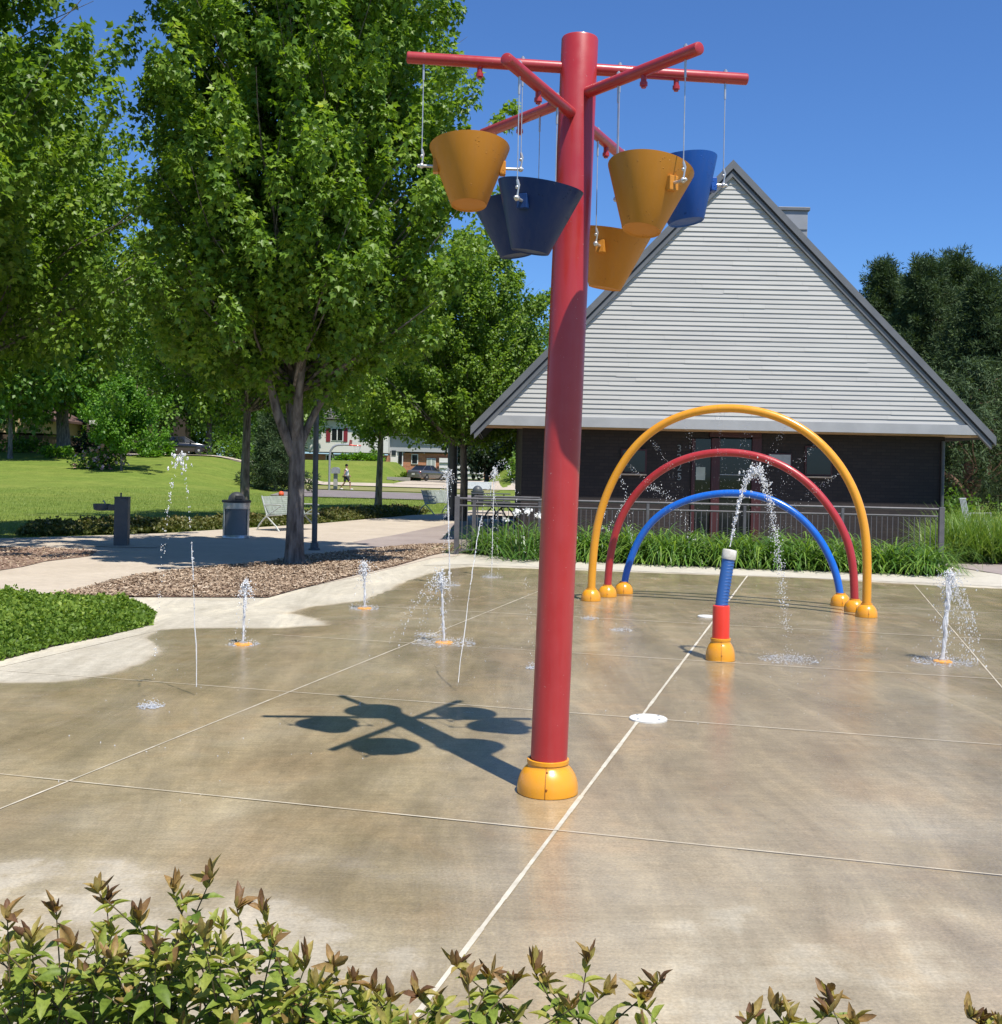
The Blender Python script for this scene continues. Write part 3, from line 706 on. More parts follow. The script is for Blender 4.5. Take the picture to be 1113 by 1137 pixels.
# soffit
b = MB(); b.box(rel((xL+xR)/2, YF+.02+.5, zE-.035), (xR-xL-.1, 1.0, .03)); b.build('soffit', M['soffit'], pv)
b = MB()
for sx in (xL+.03, xR-.03): b.box(rel(sx, YF+.04+DEP/2, zE+.0), (.05, DEP-.1, .12))
b.build('eave_gutter', M['rake'], pv)
# walls
wl_, wr_ = at(579,540,YW).x, at(1048.5,540,YW).x
b = MB(); zt = zE-.052
b.box(rel((wl_+wr_)/2, YW+.1, zt/2), (wr_-wl_, .2, zt))
hs = zE-.13+(wl_-xL)*sl2; hs2 = zE-.13+(xR-wr_)*sl
b.box(rel(wl_+.1, YW+.2+5.5, hs/2), (.2, 11, hs)); b.box(rel(wr_-.1, YW+.2+5.5, hs2/2), (.2, 11, hs2)); b.box(rel((wl_+wr_)/2, YW+11.3, zt/2), (wr_-wl_, .2, zt))
b.build('brick_wall', M['brick'], pv)
def wp(px, py, d=0): 
    q = at(px, py, YW); return rel(q.x, YW-d, q.z)
def panel(x0, y0, x1, y1, d, th, name, m, par=None):
    a, c = wp(x0, y0), wp(x1, y1); ce = (a+c)/2; ce.y = rel(0, YW-d, 0).y+th/2
    b = MB(); b.box(ce, (abs(c.x-a.x), th, abs(a.z-c.z)), bev=min(.004, th/4)); return b.build(name, m, par or pv)
dr = panel(797, 487, 835, 602, .03, .02, 'door_glass', M['glass'])
panel(790, 486.5, 797, 602, .09, .085, 'door_frame', M['redframe']); panel(835, 486.5, 843, 602, .09, .085, 'door_frame', M['redframe'])
panel(788, 479.5, 845, 486.2, .092, .087, 'door_lintel', M['redframe'])
panel(770, 487, 789.8, 602, .03, .02, 'side_glass', M['glass']); panel(768.5, 487, 770, 602, .05, .045, 'door_frame', M['redframe'])
panel(797.3, 526.5, 834.7, 528, .06, .03, 'door_rail', M['galv']); panel(797.3, 551, 834.7, 553, .06, .03, 'door_rail', M['galv'])
panel(773, 518.5, 782.8, 533, .042, .006, 'paper_notice', pm('pale_green_paper', (.42,.46,.38), .8))
for x0, y0, x1, y1 in ((692,500,716,524),(896,497,922,527)):
    f = panel(x0-2, y0-2, x1+2, y1+1.5, .035, .03, 'window', M['redframe'])
    panel(x0, y0, x1, y1, .042, .01, 'window_pane', M['glass'], f)
    panel(x0-3, y1+1.6, x1+1.5, y1+4, .09, .088, 'window_sill', M['sill'], f)
f = panel(852, 503, 879, 519, .04, .035, 'window', M['redframe']); panel(853.5, 504.5, 877.5, 517.5, .05, .014, 'window_pane', pm('pale_pane_reflection', (.40,.41,.40), .5), f)  # pale pane colour stands in for a reflection in the glass
# house number 3225, vertical
def text(s, loc, size, m, par, name, rot=(R(90),0,0), ext=.004):
    cu = bpy.data.curves.new(name, 'FONT'); cu.body = s; cu.size = size; cu.extrude = ext; cu.align_x = 'CENTER'; cu.align_y = 'CENTER'; cu.resolution_u = 4
    o = bpy.data.objects.new(name, cu); col.objects.link(o); dg = bpy.context.evaluated_depsgraph_get()
    me = bpy.data.meshes.new_from_object(o.evaluated_get(dg)); bpy.data.objects.remove(o)
    q = link(name, me, m, par); q.location = loc; q.rotation_euler = rot; return q
M['digit'] = pm('grey_metal_digit', (.20,.22,.21), .5)
for ch, y in (('3',498.5),('2',508.5),('2',519),('5',529.5)):
    text(ch, wp(754.5, y, .012), .24, M['digit'], pv, 'house_number')
# downpipe at the right corner
b = MB(); b.tube([rel(wr_-.06, YW-.06, .1), rel(wr_-.06, YW-.06, zt-.1)], .04, 10); b.build('downpipe', M['darkmetal'], pv, True)
# roof lantern on the right slope
bx = (at(863,240,30).x+at(899,240,30).x)/2
cz1 = at(882,231,30).z
b = MB(); b.box(rel(bx+.02, 30.6, cz1-.75), (.72, 1.2, 1.5), bev=.01); lb = b.build('roof_vent_box', pm('vent_box_metal', (.24,.25,.27), .45, (.28,.29,.31), 2), pv)
b = MB(); b.box(rel(bx+.02, 30.6, cz1-.02), (.82, 1.3, .09), bev=.01); b.box(rel(bx+.02, 29.985, cz1-.55), (.70, .012, .02)); b.build('vent_cap', M['rake'], lb)
zz = at(882,252,30).z
# interior dark floor/porch slab
sheet('porch_slab', [(wl_-.8, YW-.9), (wr_+.5, YW-.9), (wr_+.5, YW+.1), (wl_-.8, YW+.1)], .02, M['path2'])

# ------------------------------------------------------------------ fence in front of the pavilion
fp0 = G(508, 613.5); fp1 = Vector((at(1046, 560, 21.9).x, 21.9, 0)); fp0 = Vector((at(508,560,22.5).x, 22.5, 0))
fe = empty('railing', fp0, 0, 'weathered grey metal railing behind the daylilies', 'fence')
fd = (fp1-fp0); FL = fd.length; fd.normalize(); fa = math.atan2(fd.y, fd.x)
b = MB(); b.tube([Vector((0,0,1.09)), fd*FL+Vector((0,0,1.09))], .024, 10); b.build('top_rail', M['railgrey'], fe, True)
b = MB(); b.tube([Vector((0,0,.955)), fd*FL+Vector((0,0,.955))], .017, 8); b.build('mid_rail', M['railgrey'], fe, True)
b = MB(); b.box(fd*FL/2+Vector((0,0,.10)), (FL, .03, .03), fa); b.build('bottom_rail', M['railgrey'], fe)
NP = 5
for i in range(NP+1):
    w_ = .095 if i in (0, NP) else .055
    b = MB(); b.box(fd*FL*i/NP+Vector((0,0,.56 if i in (0,NP) else .54)), (w_, w_, 1.14 if i in (0,NP) else 1.06), fa, bev=.004)
    b.build('rail_post', M['railgrey'], fe)
pmt = bpy.data.meshes.new('picket')
b = MB()
b.box((0,0,.52), (.012,.012,.86)); pk = b.build('picket', M['railgrey'], fe)
nb = 92; first = True
for i in range(1, nb):
    s_ = FL*i/nb
    if min(abs(s_-FL*j/NP) for j in range(NP+1)) < .05: continue
    if first: o = pk; first = False
    else: o = pk.copy(); col.objects.link(o)
    o.location = fd*s_; o.rotation_euler = (0,0,fa); o.parent = fe
# small return panel on the left that runs back
q0 = at(527,560,24.5); q0.z = 0
fr = empty('railing', q0, 0, 'shorter railing section set back beside the left end post', 'fence')
d2 = Vector((at(600,560,24.3).x-q0.x, -.2, 0)); l2 = d2.length; dd = d2.normalized(); a2 = math.atan2(dd.y, dd.x)
b = MB(); b.tube([(0,0,1.09), dd*l2+Vector((0,0,1.09))], .022, 10); b.build('top_rail', M['railgrey'], fr, True)
b = MB(); b.tube([(0,0,.955), dd*l2+Vector((0,0,.955))], .016, 8); b.build('mid_rail', M['railgrey'], fr, True)
for s_ in (0, l2):
    b = MB(); b.box(dd*s_+Vector((0,0,.54)), (.07,.07,1.08), a2, bev=.004); b.build('rail_post', M['railgrey'], fr)

# ------------------------------------------------------------------ street furniture
gold = None
# drinking fountain
f0 = G(135, 606); df = empty('drinking_fountain', f0, R(4), 'dark grey drinking fountain with a side bowl, standing by the path', 'drinking fountain')
b = MB(); b.box((0,0,.475), (.265,.22,.95), bev=.01); b.build('pedestal', M['darkmetal'], df)
b = MB(); b.box((0,0,.962), (.275,.23,.022), bev=.004); b.build('cap_plate', M['darkmetal'], df)
b = MB(); b.box((-.21,0,.755), (.17,.14,.12), bev=.01); b.build('bowl_arm', M['darkmetal'], df)
b = MB(); b.lathe([(.09,0),(.15,.02),(.165,.10),(.165,.135),(.15,.135),(.13,.07),(.02,.055)], (-.40,0,.69), 28, cap1=True); bw = b.build('bowl', M['darkmetal'], df, True)
b = MB(); b.tube([(-.34,0,.76),(-.34,0,.85),(-.355,0,.875),(-.38,0,.885)], .014, 10); b.build('bubbler', M['galv'], bw, True)
b = MB(); b.tube([(-.03,0,.97),(-.03,0,1.03)], .016, 10); b.ball((-.03,0,1.035), .02); b.build('button', M['darkmetal'], df, True)
sheet('fountain_pad', [(f0.x-.9, f0.y-.5), (f0.x+.8, f0.y-.5), (f0.x+.8, f0.y+.5), (f0.x-.9, f0.y+.5)], .0125, M['path'])
# trash can
f0 = G(262, 597.5); tc_ = empty('trash_can', f0, R(10), 'silver trash can with dark dome lid beside the path', 'trash can')
b = MB(); b.lathe([(.285,0),(.29,.03),(.275,.09),(.268,.42),(.275,.76),(.29,.80)], (0,0,0), 36); b.build('can_body', M['canside'], tc_, True)
b = MB(); b.lathe([(.295,0),(.305,.015),(.300,.05),(.283,.075)], (0,0,0), 36, cap0=False, cap1=False); b.lathe([(.288,.66),(.296,.67),(.302,.80)], (0,0,0), 36, cap0=False, cap1=False)
for a in (-22, -158, 50, 130):
    a = R(a); b.box((.288*math.cos(a), .288*math.sin(a), .41), (.014,.085,.80), a)
b.build('steel_frame', M['steel'], tc_, True, 30)
b = MB(); b.lathe([(.305,.80),(.325,.81),(.325,.85),(.30,.86),(.20,.862)], (0,0,0), 36); ld_ = b.build('lid_rim', M['black'], tc_, True)
b = MB(); b.lathe([(.19*math.cos(R(a)), .86+.185*math.sin(R(a))) for a in range(0, 91, 10)], (0,0,0), 32, cap1=False); b.build('dome_lid', pm('dark_dome', (.045,.047,.05), .5), tc_, True)
b = MB(); b.box((.06,-.185,.925), (.17,.03,.09), R(18), bev=.008); b.build('lid_opening', M['black'], tc_)
# bench
def make_bench(L=1.5):
    r = empty('park_bench', (0,0,0))
    def slats(n, a0, a1, name, dep):
        b = MB(); a0 = Vector(a0); a1 = Vector(a1)
        for i in range(n):
            q = a0.lerp(a1, (i+.5)/n); d = (a1-a0).normalized(); ang = math.atan2(d.z, d.x)
            b.box(q, (dep, L, .012), 0, ('Y', -ang), .003)
        for y in (-L*.3, 0, L*.3):
            q = (a0+a1)/2; d = a1-a0; nrm = Vector((-d.z,0,d.x)).normalized(); b.box(q+Vector((0,y,0))-nrm*.013, (d.length, .03, .01), 0, ('Y', -math.atan2(d.z, d.x)))
        return b.build(name, M['benchgreen'], r)
    slats(8, (.45,0,.43), (0,0,.41), 'seat', .050); slats(9, (-.02,0,.42), (-.20,0,.87), 'backrest', .048)
    for y in (-L/2+.02, L/2-.02):
        b = MB()
        b.tube([(-.34,y,0),(-.27,y,.14),(-.12,y,.30),(.02,y,.385),(.20,y,.405),(.46,y,.42)], .02, 8)
        b.tube([(.40,y,0),(.28,y,.13),(.14,y,.24),(-.01,y,.36),(-.10,y,.60),(-.20,y,.88)], .02, 8)
        lf = b.build('leg_frame', M['benchframe'], r, True)
        b = MB(); b.tube([(.0,y,.40),(.20,y,.50),(.36,y,.60),(.46,y,.655),(.40,y,.67),(-.10,y,.66)], .015, 8); b.build('armrest', M['benchframe'], lf, True)
    return r
def place(o, p, rz, label, cat, group=None):
    o.location = p; o.rotation_euler = (0,0,rz); return tag(o, label, cat, group)
bn = make_bench()
place(bn, G(318, 588.5), R(-30), 'metal bench behind the trunk of the big maple, nearest the camera', 'bench', 'park benches')
place(copy_tree(bn), G(486, 571), R(-33), 'metal bench beside the path, in front of the parked grey car', 'bench', 'park benches')
# far white bench, seen behind the round topped bin
o = make_bench(1.75); place(o, on(531, 74), R(-95), 'pale bench far behind the dark bin, on the grass edge', 'bench', 'park benches')
for c in o.children:
    c.data = c.data.copy(); c.data.materials[0] = M['benchframe']
# dark bin
f0 = on(531, 52, .0); o = empty('litter_bin', f0, 0, 'dark round topped bin in front of the far white bench', 'trash can')
b = MB(); b.lathe([(.26,0),(.28,.05),(.28,.62),(.27,.66)], (0,0,0), 24); b.build('bin_body', M['black'], o, True)
b = MB(); b.lathe([(.30,.64),(.30,.70)]+[(.23*math.cos(R(a)), .70+.24*math.sin(R(a))) for a in range(0,91,15)], (0,0,0), 24, cap1=False); b.build('bin_dome', M['darkmetal'], o, True)
# picnic tables
def picnic(name, loc, rz, label, W, Lt, curved=True):
    o = empty(name, loc, rz, label, 'picnic table', 'picnic tables behind the railing'); b = MB()
    for i in range(6): b.box(((i-2.5)*W/6, 0, .75), (W/6-.01, Lt, .03), bev=.004)
    b.build('table_top', M['darkmetal'], o)
    for s_ in (-1, 1):
        b = MB()
        for i in range(2): b.box((s_*(W/2+.25)+(i-.5)*.13, 0, .45), (.12, Lt, .025), bev=.004)
        b.build('seat', M['darkmetal'], o)
    for y in (-Lt*.33, Lt*.33):
        b = MB()
        b.tube([(-.62,y,0),(-.50,y,.25),(-.33,y,.55),(-.18,y,.70),(0,y,.735),(.18,y,.70),(.33,y,.55),(.50,y,.25),(.62,y,0)], .022, 8)
        b.tube([(-.2,y,.70),(-.05,y,.45),(.08,y,.2),(.18,y,0)], .02, 8); b.tube([(-.72,y,.435),(.72,y,.435)], .02, 8)
        b.build('curved_leg', M['railgrey'], o, True)
    return o
picnic('picnic_table', Vector((at(560,560,30).x,30,0)), R(12), 'nearer grey picnic table with curved legs behind the left end of the railing', .75, 1.6)
picnic('picnic_table', Vector((at(545,560,44).x,44,0)), R(90), 'farther dark picnic table beside the dark bin', .7, 1.5)
# lamp posts
def lamp(px, Y, Hh, r, label):
    f0 = on(px, Y); o = empty('lamp_post', f0, 0, label, 'lamp post', 'park lamp posts')
    b = MB(); b.lathe([(r,0),(r*.97,Hh)], (0,0,0), 20, (-.006,0,1)); b.build('pole', M['darkmetal'], o, True)
    b = MB(); b.lathe([(r*2.1,0),(r*2.1,.03),(r*1.5,.05),(r*1.4,.14),(r*1.05,.16)], (0,0,0), 20); b.build('base_plate', M['darkmetal'], o, True)
    b = MB(); b.lathe([(.05,0),(.24,.05),(.26,.10),(.10,.22),(.02,.24)], (-.006*Hh,0,Hh-.02), 24); b.build('lantern_head', M['darkmetal'], o, True)
lamp(351, G(351,611).y, 4.4, .055, 'dark grey lamp post rising into the big maple, right of its trunk')
lamp(503, 37.5, 4.0, .16, 'thick dark post beside the slim tree left of the railing')
# lawn chair in the tall grass
f0 = Vector((at(1085,575,29).x, 29, 0)); o = empty('lawn_chair', f0, R(-40), 'pale metal lawn chair showing above the tall grass', 'chair')
b = MB(); b.box((0,0,.62), (.5,.5,.03), bev=.01); b.build('seat', M['benchframe'], o)
b = MB()
for i in range(5): b.tube([(-.24, -.2+.1*i, .63),(-.36,-.2+.1*i,1.18)], .012, 6)
b.tube([(-.36,-.24,1.18),(-.36,.24,1.18)], .018, 8); b.build('backrest', M['benchframe'], o, True)
for y in (-.25,.25):
    b = MB(); b.tube([(-.26,y,0),(-.24,y,.82),(.26,y,.84),(.26,y,0)], .016, 8); b.build('leg_frame', M['benchframe'], o, True)

# ------------------------------------------------------------------ court: basketball hoop, ball, post box, person
hb = on(366, 78.5); o = empty('basketball_hoop', hb, 0, 'gooseneck basketball hoop with red rim at the court edge', 'basketball hoop')
b = MB(); b.tube([(0,0,0),(0,0,2.35),(.06,0,2.68),(.22,0,2.92),(.45,0,3.05),(.8,0,3.10),(1.35,0,3.10)], .075, 12); b.build('post', M['galv'], o, True)
b = MB(); rim = [(1.85+.24*math.cos(R(a)), .24*math.sin(R(a)), 3.05) for a in range(0,361,20)]; b.tube(rim, .035, 6, False); b.tube([(1.35,0,3.10),(1.62,0,3.05)], .05, 6); b.build('rim', M['orangered'], o, True)
b = MB(); b.box((1.40,0,3.22), (.05,1.1,.42), 0, ('Y', R(8)), .01); b.build('backboard', M['red'], o)
b = MB()
for k in range(10):
    a = R(36*k); b.tube([(1.85+.24*math.cos(a), .24*math.sin(a), 3.04), (1.85+.13*math.cos(a+.3), .13*math.sin(a+.3), 2.6)], .008, 4)
b.build('net', pm('white_net', (.7,.7,.68), .8), o)
b = MB(); q = on(313, 62, .13); b.ball((0,0,0), .15, 16, 10); bo = b.build('basketball', pm('orange_ball', (.75,.10,.03), .6), None, True); bo.location = q+Vector((0,0,.0)); tag(bo, 'orange ball lying on the lawn near the spruce', 'ball')
q = on(373, 80); o = empty('mailbox', q, 0, 'grey pillar mailbox beside the basketball hoop post', 'mailbox')
b = MB(); b.box((0,0,.55), (.26,.26,1.1), bev=.02); b.build('pillar', pm('grey_pillar', (.35,.34,.32), .8), o)
b = MB(); pts = [(-.27,0),(.27,0),(.27,.28)]+[(.27*math.cos(R(a)), .28+.16*math.sin(R(a))) for a in range(20,170,20)]+[(-.27,.28)]
b.prism([(x,-.3,1.1+z) for x, z in pts], (0,.6,0)); b.build('box', M['galv'], o)
q = on(461.5, 108); b = MB(); b.box((0,0,.36), (1.05,.6,.72), bev=.04); b.box((0,0,.75), (1.12,.66,.07), bev=.02); bo = b.build('green_bin', pm('green_plastic', (.02,.16,.07), .5)); bo.location = q; tag(bo, 'dark green plastic bin by the house wall', 'bin')

def skin(bones, joints, name, m, parent, sub=1, root=None):
    """joints: {n:(co, r)}; bones: list of pairs"""
    ks = list(joints); me = bpy.data.meshes.new(name); me.from_pydata([joints[k][0] for k in ks], [(ks.index(a), ks.index(b_)) for a, b_ in bones], [])
    o = bpy.data.objects.new(name, me); col.objects.link(o)
    md = o.modifiers.new('s', 'SKIN'); md.use_smooth_shade = True
    for i, k in enumerate(ks):
        r_ = joints[k][1]; me.skin_vertices[0].data[i].radius = r_ if hasattr(r_, '__len__') else (r_, r_)
        me.skin_vertices[0].data[i].use_root = (k == (root or ks[0]))
    sb = o.modifiers.new('u', 'SUBSURF'); sb.levels = sub; sb.render_levels = sub
    dg = bpy.context.evaluated_depsgraph_get(); m2 = bpy.data.meshes.new_from_object(o.evaluated_get(dg)); bpy.data.objects.remove(o); bpy.data.meshes.remove(me)
    m2.name = name; return link(name, m2, m, parent)
def person(loc, rz):
    o = empty('person', loc, rz, 'person in white tank top and dark shorts walking past the hoop', 'person')
    sk = pm('skin', (.42,.22,.14), .6)
    J = {'pel':((0,0,.93),.13),'ch':((0,0,1.25),(.16,.11)),'nk':((0,.0,1.46),.06),'hd':((.01,0,1.60),.085),'tp':((.01,0,1.70),.07),
         'sl':((0,.19,1.40),.055),'el':((-.10,.30,1.16),.04),'wl':((.06,.40,.95),.03),'hl':((.10,.42,.87),.032),
         'sr':((0,-.19,1.40),.055),'er':((.06,-.30,1.15),.04),'wr':((-.05,-.38,.93),.03),'hr':((-.08,-.40,.85),.032),
         'tl':((.02,.10,.86),.085),'kl':((.24,.10,.50),.06),'al':((.26,.10,.10),.042),'fl':((.44,.10,.03),.035),
         'tr':((-.02,-.10,.86),.085),'kr':((-.08,-.10,.48),.06),'ar':((-.38,-.10,.17),.042),'fr':((-.28,-.10,.03),.035)}
    B = [('pel','ch'),('ch','nk'),('nk','hd'),('hd','tp'),('ch','sl'),('sl','el'),('el','wl'),('wl','hl'),('ch','sr'),('sr','er'),('er','wr'),('wr','hr'),
         ('pel','tl'),('tl','kl'),('kl','al'),('al','fl'),('pel','tr'),('tr','kr'),('kr','ar'),('ar','fr')]
    skin(B, J, 'body', sk, o, 2)
    skin([('a','b'),('b','c'),('c','l'),('c','r')], {'a':((0,0,.90),.165),'b':((0,0,1.2),(.185,.14)),'c':((0,0,1.37),(.16,.12)),'l':((0,.14,1.44),.06),'r':((0,-.14,1.44),.06)}, 'tank_top', pm('white_cotton', (.78,.78,.78), .9), o, 2, 'b')
    skin([('a','l'),('l','k'),('a','r'),('r','q')], {'a':((0,0,.93),.155),'l':((.02,.10,.84),.11),'k':((.19,.10,.56),.10),'r':((-.02,-.10,.84),.11),'q':((-.07,-.10,.55),.10)}, 'shorts', pm('charcoal_cloth', (.04,.04,.045), .9), o, 2, 'a')
    b = MB(); b.ball((-.005,0,1.685), .105, 14, 10, (1.05,.92,1.0)); b.build('hair', pm('dark_hair', (.02,.015,.012), .8), o, True)
    for x, y, z in ((.37,.10,.045),(-.33,-.10,.06)):
        b = MB(); b.ball((x,y,z), .1, 10, 6, (1.5,.55,.55)); b.build('shoe', pm('white_shoe', (.7,.7,.7), .6), o, True)
    return o
person(on(385, 79.5), R(-25))

# ------------------------------------------------------------------ cars
def make_car(paintm, label, rack=False):
    o = empty('parked_car', (0,0,0), 0, label, 'car')
    # x forward; body lofted from stations (x, zlow, zbelt, halfwidth)
    st = [(-2.32,.34,.78,.66),(-2.24,.26,.90,.78),(-1.9,.24,.96,.85),(-1.2,.22,.97,.88),(0,.20,.94,.89),(1.0,.22,.92,.88),(1.6,.23,.86,.85),(2.1,.26,.76,.78),(2.3,.32,.62,.66)]
    b = MB(); V = []; n = 12
    for x, zl, zb, hw in st:
        ring = [(-hw*.90,zl),(-hw,zl+.14),(-hw,zb-.22),(-hw*.97,zb-.06),(-hw*.88,zb),(-hw*.4,zb+.015),(hw*.4,zb+.015),(hw*.88,zb),(hw*.97,zb-.06),(hw,zb-.22),(hw,zl+.14),(hw*.90,zl)]
        V += [(x,y,z) for y, z in ring]
    k = len(st); Fs = [(i*n+j,i*n+(j+1)%n,(i+1)*n+(j+1)%n,(i+1)*n+j) for i in range(k-1) for j in range(n)]+[tuple(range(n)), tuple((k-1)*n+j for j in range(n-1,-1,-1))]
    b.add(V, Fs); b.build('body', paintm, o, True, 50)
    def cab(s, t, off, zadd):
        b = MB(); lo_ = [(-1.75,.64),(-1.0,.76),(.3,.78),(1.05,.70)]; hi_ = [(-1.02,.52),(-.75,.56),(.10,.56),(.28,.52)]
        V = []
        for (x, w_), (xh, wh) in zip(lo_, hi_):
            V += [(x,-w_-off,.93),(xh,-wh-off,1.38+zadd),(xh,wh+off,1.38+zadd),(x,w_+off,.93)]
        Fs = [(4*i+j,4*i+(j+1)%4,4*i+4+(j+1)%4,4*i+4+j) for i in range(3) for j in range(4)]+[(0,1,2,3),(15,14,13,12)]
        b.add(V, Fs); return b
    cab(0,0,0,0).build('windows', M['glass'], o, False)
    b = MB(); b.box((-.38,0,1.395), (1.42,1.14,.045), bev=.02)
    for sy in (-1,1):
        for (x0,w0),(x1,w1) in (((-1.72,.655),(-.98,.535)),((-.35,.79),(-.32,.575)),((1.02,.715),(.24,.535))):
            b.tube([(x0,sy*w0,.94),(x1,sy*w1,1.39)], .035, 6)
    b.build('roof', paintm, o, True)
    for x in (-1.38, 1.38):
        for sy in (-1, 1):
            b = MB(); b.lathe([(.20,-.10),(.30,-.10),(.325,-.07),(.325,.07),(.30,.10),(.20,.10)], (x, sy*.80, .325), 24, (0,1,0)); wh = b.build('tyre', M['black'], o, True)
            b = MB(); b.lathe([(.20,-.085),(.20,.085),(.06,.105),(.01,.105)], (x, sy*.80, .325), 24, (0,sy,0)); b.build('rim', M['steel'], wh, True)
    for sy in (-1, 1):
        b = MB(); b.box((-2.245,sy*.52,.76), (.10,.42,.15), bev=.02); b.build('tail_light', pm('red_lens', (.45,.01,.012), .2), o)
        b = MB(); b.box((2.17,sy*.52,.62), (.14,.36,.12), bev=.02); b.build('headlight', pm('clear_lens', (.6,.6,.6), .1), o)
        b = MB(); b.box((.75,sy*.93,.99), (.12,.14,.10), bev=.02); b.build('wing_mirror', paintm, o)
    b = MB(); b.box((-2.33,0,.60), (.02,.32,.15), bev=.004); b.build('licence_plate', pm('plate', (.55,.55,.5), .5), o)
    b = MB(); b.box((-2.30,0,.38), (.10,1.40,.16), bev=.03); b.box((2.27,0,.38), (.12,1.40,.16), bev=.03); b.build('bumper', paintm, o)
    return o
c1 = make_car(pm('silver_grey_car_paint', (.16,.155,.15), .25, (.17,.165,.16), 2, metal=.6, coat=.6), 'grey sedan parked on the pale driveway in front of the white garage')
c1.location = on(474, 108, .08); c1.rotation_euler = (0,0,R(62))
c2 = make_car(pm('black_car_paint', (.015,.015,.016), .2, coat=.8), 'black sedan parked in the shade at the top of the lawn')
c2.location = on(201, 92, .08); c2.rotation_euler = (0,0,R(152)+R(180)+R(40))

# ------------------------------------------------------------------ houses
M['white_siding'] = pm('white_siding', (.62,.61,.57), .7, (.56,.55,.52), 3, sc=(.2,1,8))
M['grey_siding'] = pm('grey_house_siding', (.36,.37,.38), .7, (.32,.33,.34), 3, sc=(.2,1,8))
M['tan_siding'] = pm('tan_siding', (.52,.40,.24), .7, (.46,.35,.20), 3, sc=(.2,1,10))
M['obrick'] = brick('orange_brick', (.42,.17,.08), (.30,.11,.055), (.40,.34,.28), bw=.5, bh=.17)
M['shingle'] = pm('brown_shingles', (.13,.075,.06), .9, (.09,.055,.045), 9, .4, 20)
M['gshingle'] = pm('grey_shingles', (.15,.145,.14), .9, (.11,.105,.10), 9)
M['wtrim'] = pm('white_trim', (.72,.72,.70), .5); M['maroon'] = pm('maroon_shutter', (.20,.015,.025), .5)
def hbox(o, base, x0, x1, y0, y1, Y, dep, name, m, th=None, front=0, par=None):
    a, c = at(x0, y0, Y), at(x1, y1, Y); b = MB(); t_ = th or dep
    b.box(Vector(((a.x+c.x)/2, Y-front+t_/2, (a.z+c.z)/2))-base, (abs(c.x-a.x), t_, abs(a.z-c.z))); return b.build(name, m, par or o)
def hwin(o, base, x0, x1, y0, y1, Y, name='window', m=None, mull=0):
    f = hbox(o, base, x0-.9, x1+.9, y0-.9, y1+.9, Y, .1, name, M['wtrim'], .14, .10)
    hbox(o, base, x0, x1, y0, y1, Y, .1, 'pane', M['glass'] if m is None else m, .05, .125, f)
    for k in range(mull):
        xm = x0+(x1-x0)*(k+1)/(mull+1); hbox(o, base, xm-.35, xm+.35, y0, y1, Y, .1, 'mullion', M['wtrim'], .03, .14, f)
    return f
Y1 = 120; base = at(430, 512, Y1); base.z = 0
h1 = empty('split_level_house', base, 0, 'white and grey split level house with orange brick, maroon shutters and white garage', 'house')
b0 = at(340,503,Y1)
hbox(h1, base, 336, 431, 503.5, 517, Y1, 9, 'brick_foundation', M['obrick'])
hbox(h1, base, 336, 431.5, 466, 503.2, Y1, 9.5, 'upper_wall', M['white_siding'], 9.3, .5)
for x in (366, 375, 384, 393, 402): hwin(h1, base, x-3, x+3, 505.5, 511, Y1, 'basement_window')
w1 = hwin(h1, base, 369, 380.5, 476, 489, Y1-.45, 'window', mull=1)
hbox(h1, base, 362.5, 366.8, 475, 490.5, Y1-.5, .1, 'shutter', M['maroon'], .1, .05, w1); hbox(h1, base, 381.8, 386, 475, 490.5, Y1-.5, .1, 'shutter', M['maroon'], .1, .05, w1)
hwin(h1, base, 399.5, 405.5, 477, 489, Y1-.45)
def groof(o, base, x0, x1, ye, yr, Y, dep, m, ov=.6, name='roof'):
    a, c, r_ = at(x0, ye, Y), at(x1, ye, Y), at((x0+x1)/2, yr, Y); zE_ = (a.z+c.z)/2
    y0, y1 = Y-ov-.5, Y+dep+ov; ym = (y0+y1)/2; b = MB()
    for ya, yb in ((y0, ym), (y1, ym)):
        p = [Vector((a.x, ya, zE_)), Vector((c.x, ya, zE_)), Vector((c.x, yb, r_.z)), Vector((a.x, yb, r_.z))]
        b.prism([q-base for q in p], (0,0,.2))
    return b.build(name, m, o)
groof(h1, base, 330, 436, 466, 440, Y1, 9, M['gshingle'])
hbox(h1, base, 431, 500, 484, 502.5, Y1+2, 8, 'upper_wall', M['grey_siding'], 8, .5)
hbox(h1, base, 431, 500, 502.5, 532, Y1+2, 8, 'brick_wall', M['obrick'])
hbox(h1, base, 431.5, 447.5, 496, 517.5, Y1+1.8, .2, 'entry_wall', M['wtrim'], .25, .1)
dd_ = hbox(h1, base, 434, 441, 498, 516.5, Y1+1.6, .2, 'front_door', M['white_siding'], .12, .05); hbox(h1, base, 435.2, 439.8, 500, 505.5, Y1+1.5, .1, 'door_pane', M['glass'], .05, .03, dd_)
hbox(h1, base, 443, 446.5, 497, 515, Y1+1.6, .1, 'side_light', M['glass'], .1, .05)
hwin(h1, base, 458, 463.5, 505, 514.5, Y1+2); hwin(h1, base, 472, 492, 487.5, 493.5, Y1+1.5, mull=2)
hwin(h1, base, 475, 483, 509.5, 519, Y1+2, 'patio_window', pm('pale_pane', (.35,.38,.36), .2), 1)
groof(h1, base, 428, 560, 484, 466, Y1+2, 8, M['gshingle'])
hbox(h1, base, 500, 552, 484, 532, Y1+2, 8, 'garage_wall', M['obrick'])
hbox(h1, base, 500, 530, 484, 507, Y1+2, 8, 'gable_panel', M['grey_siding'], .3, .2)
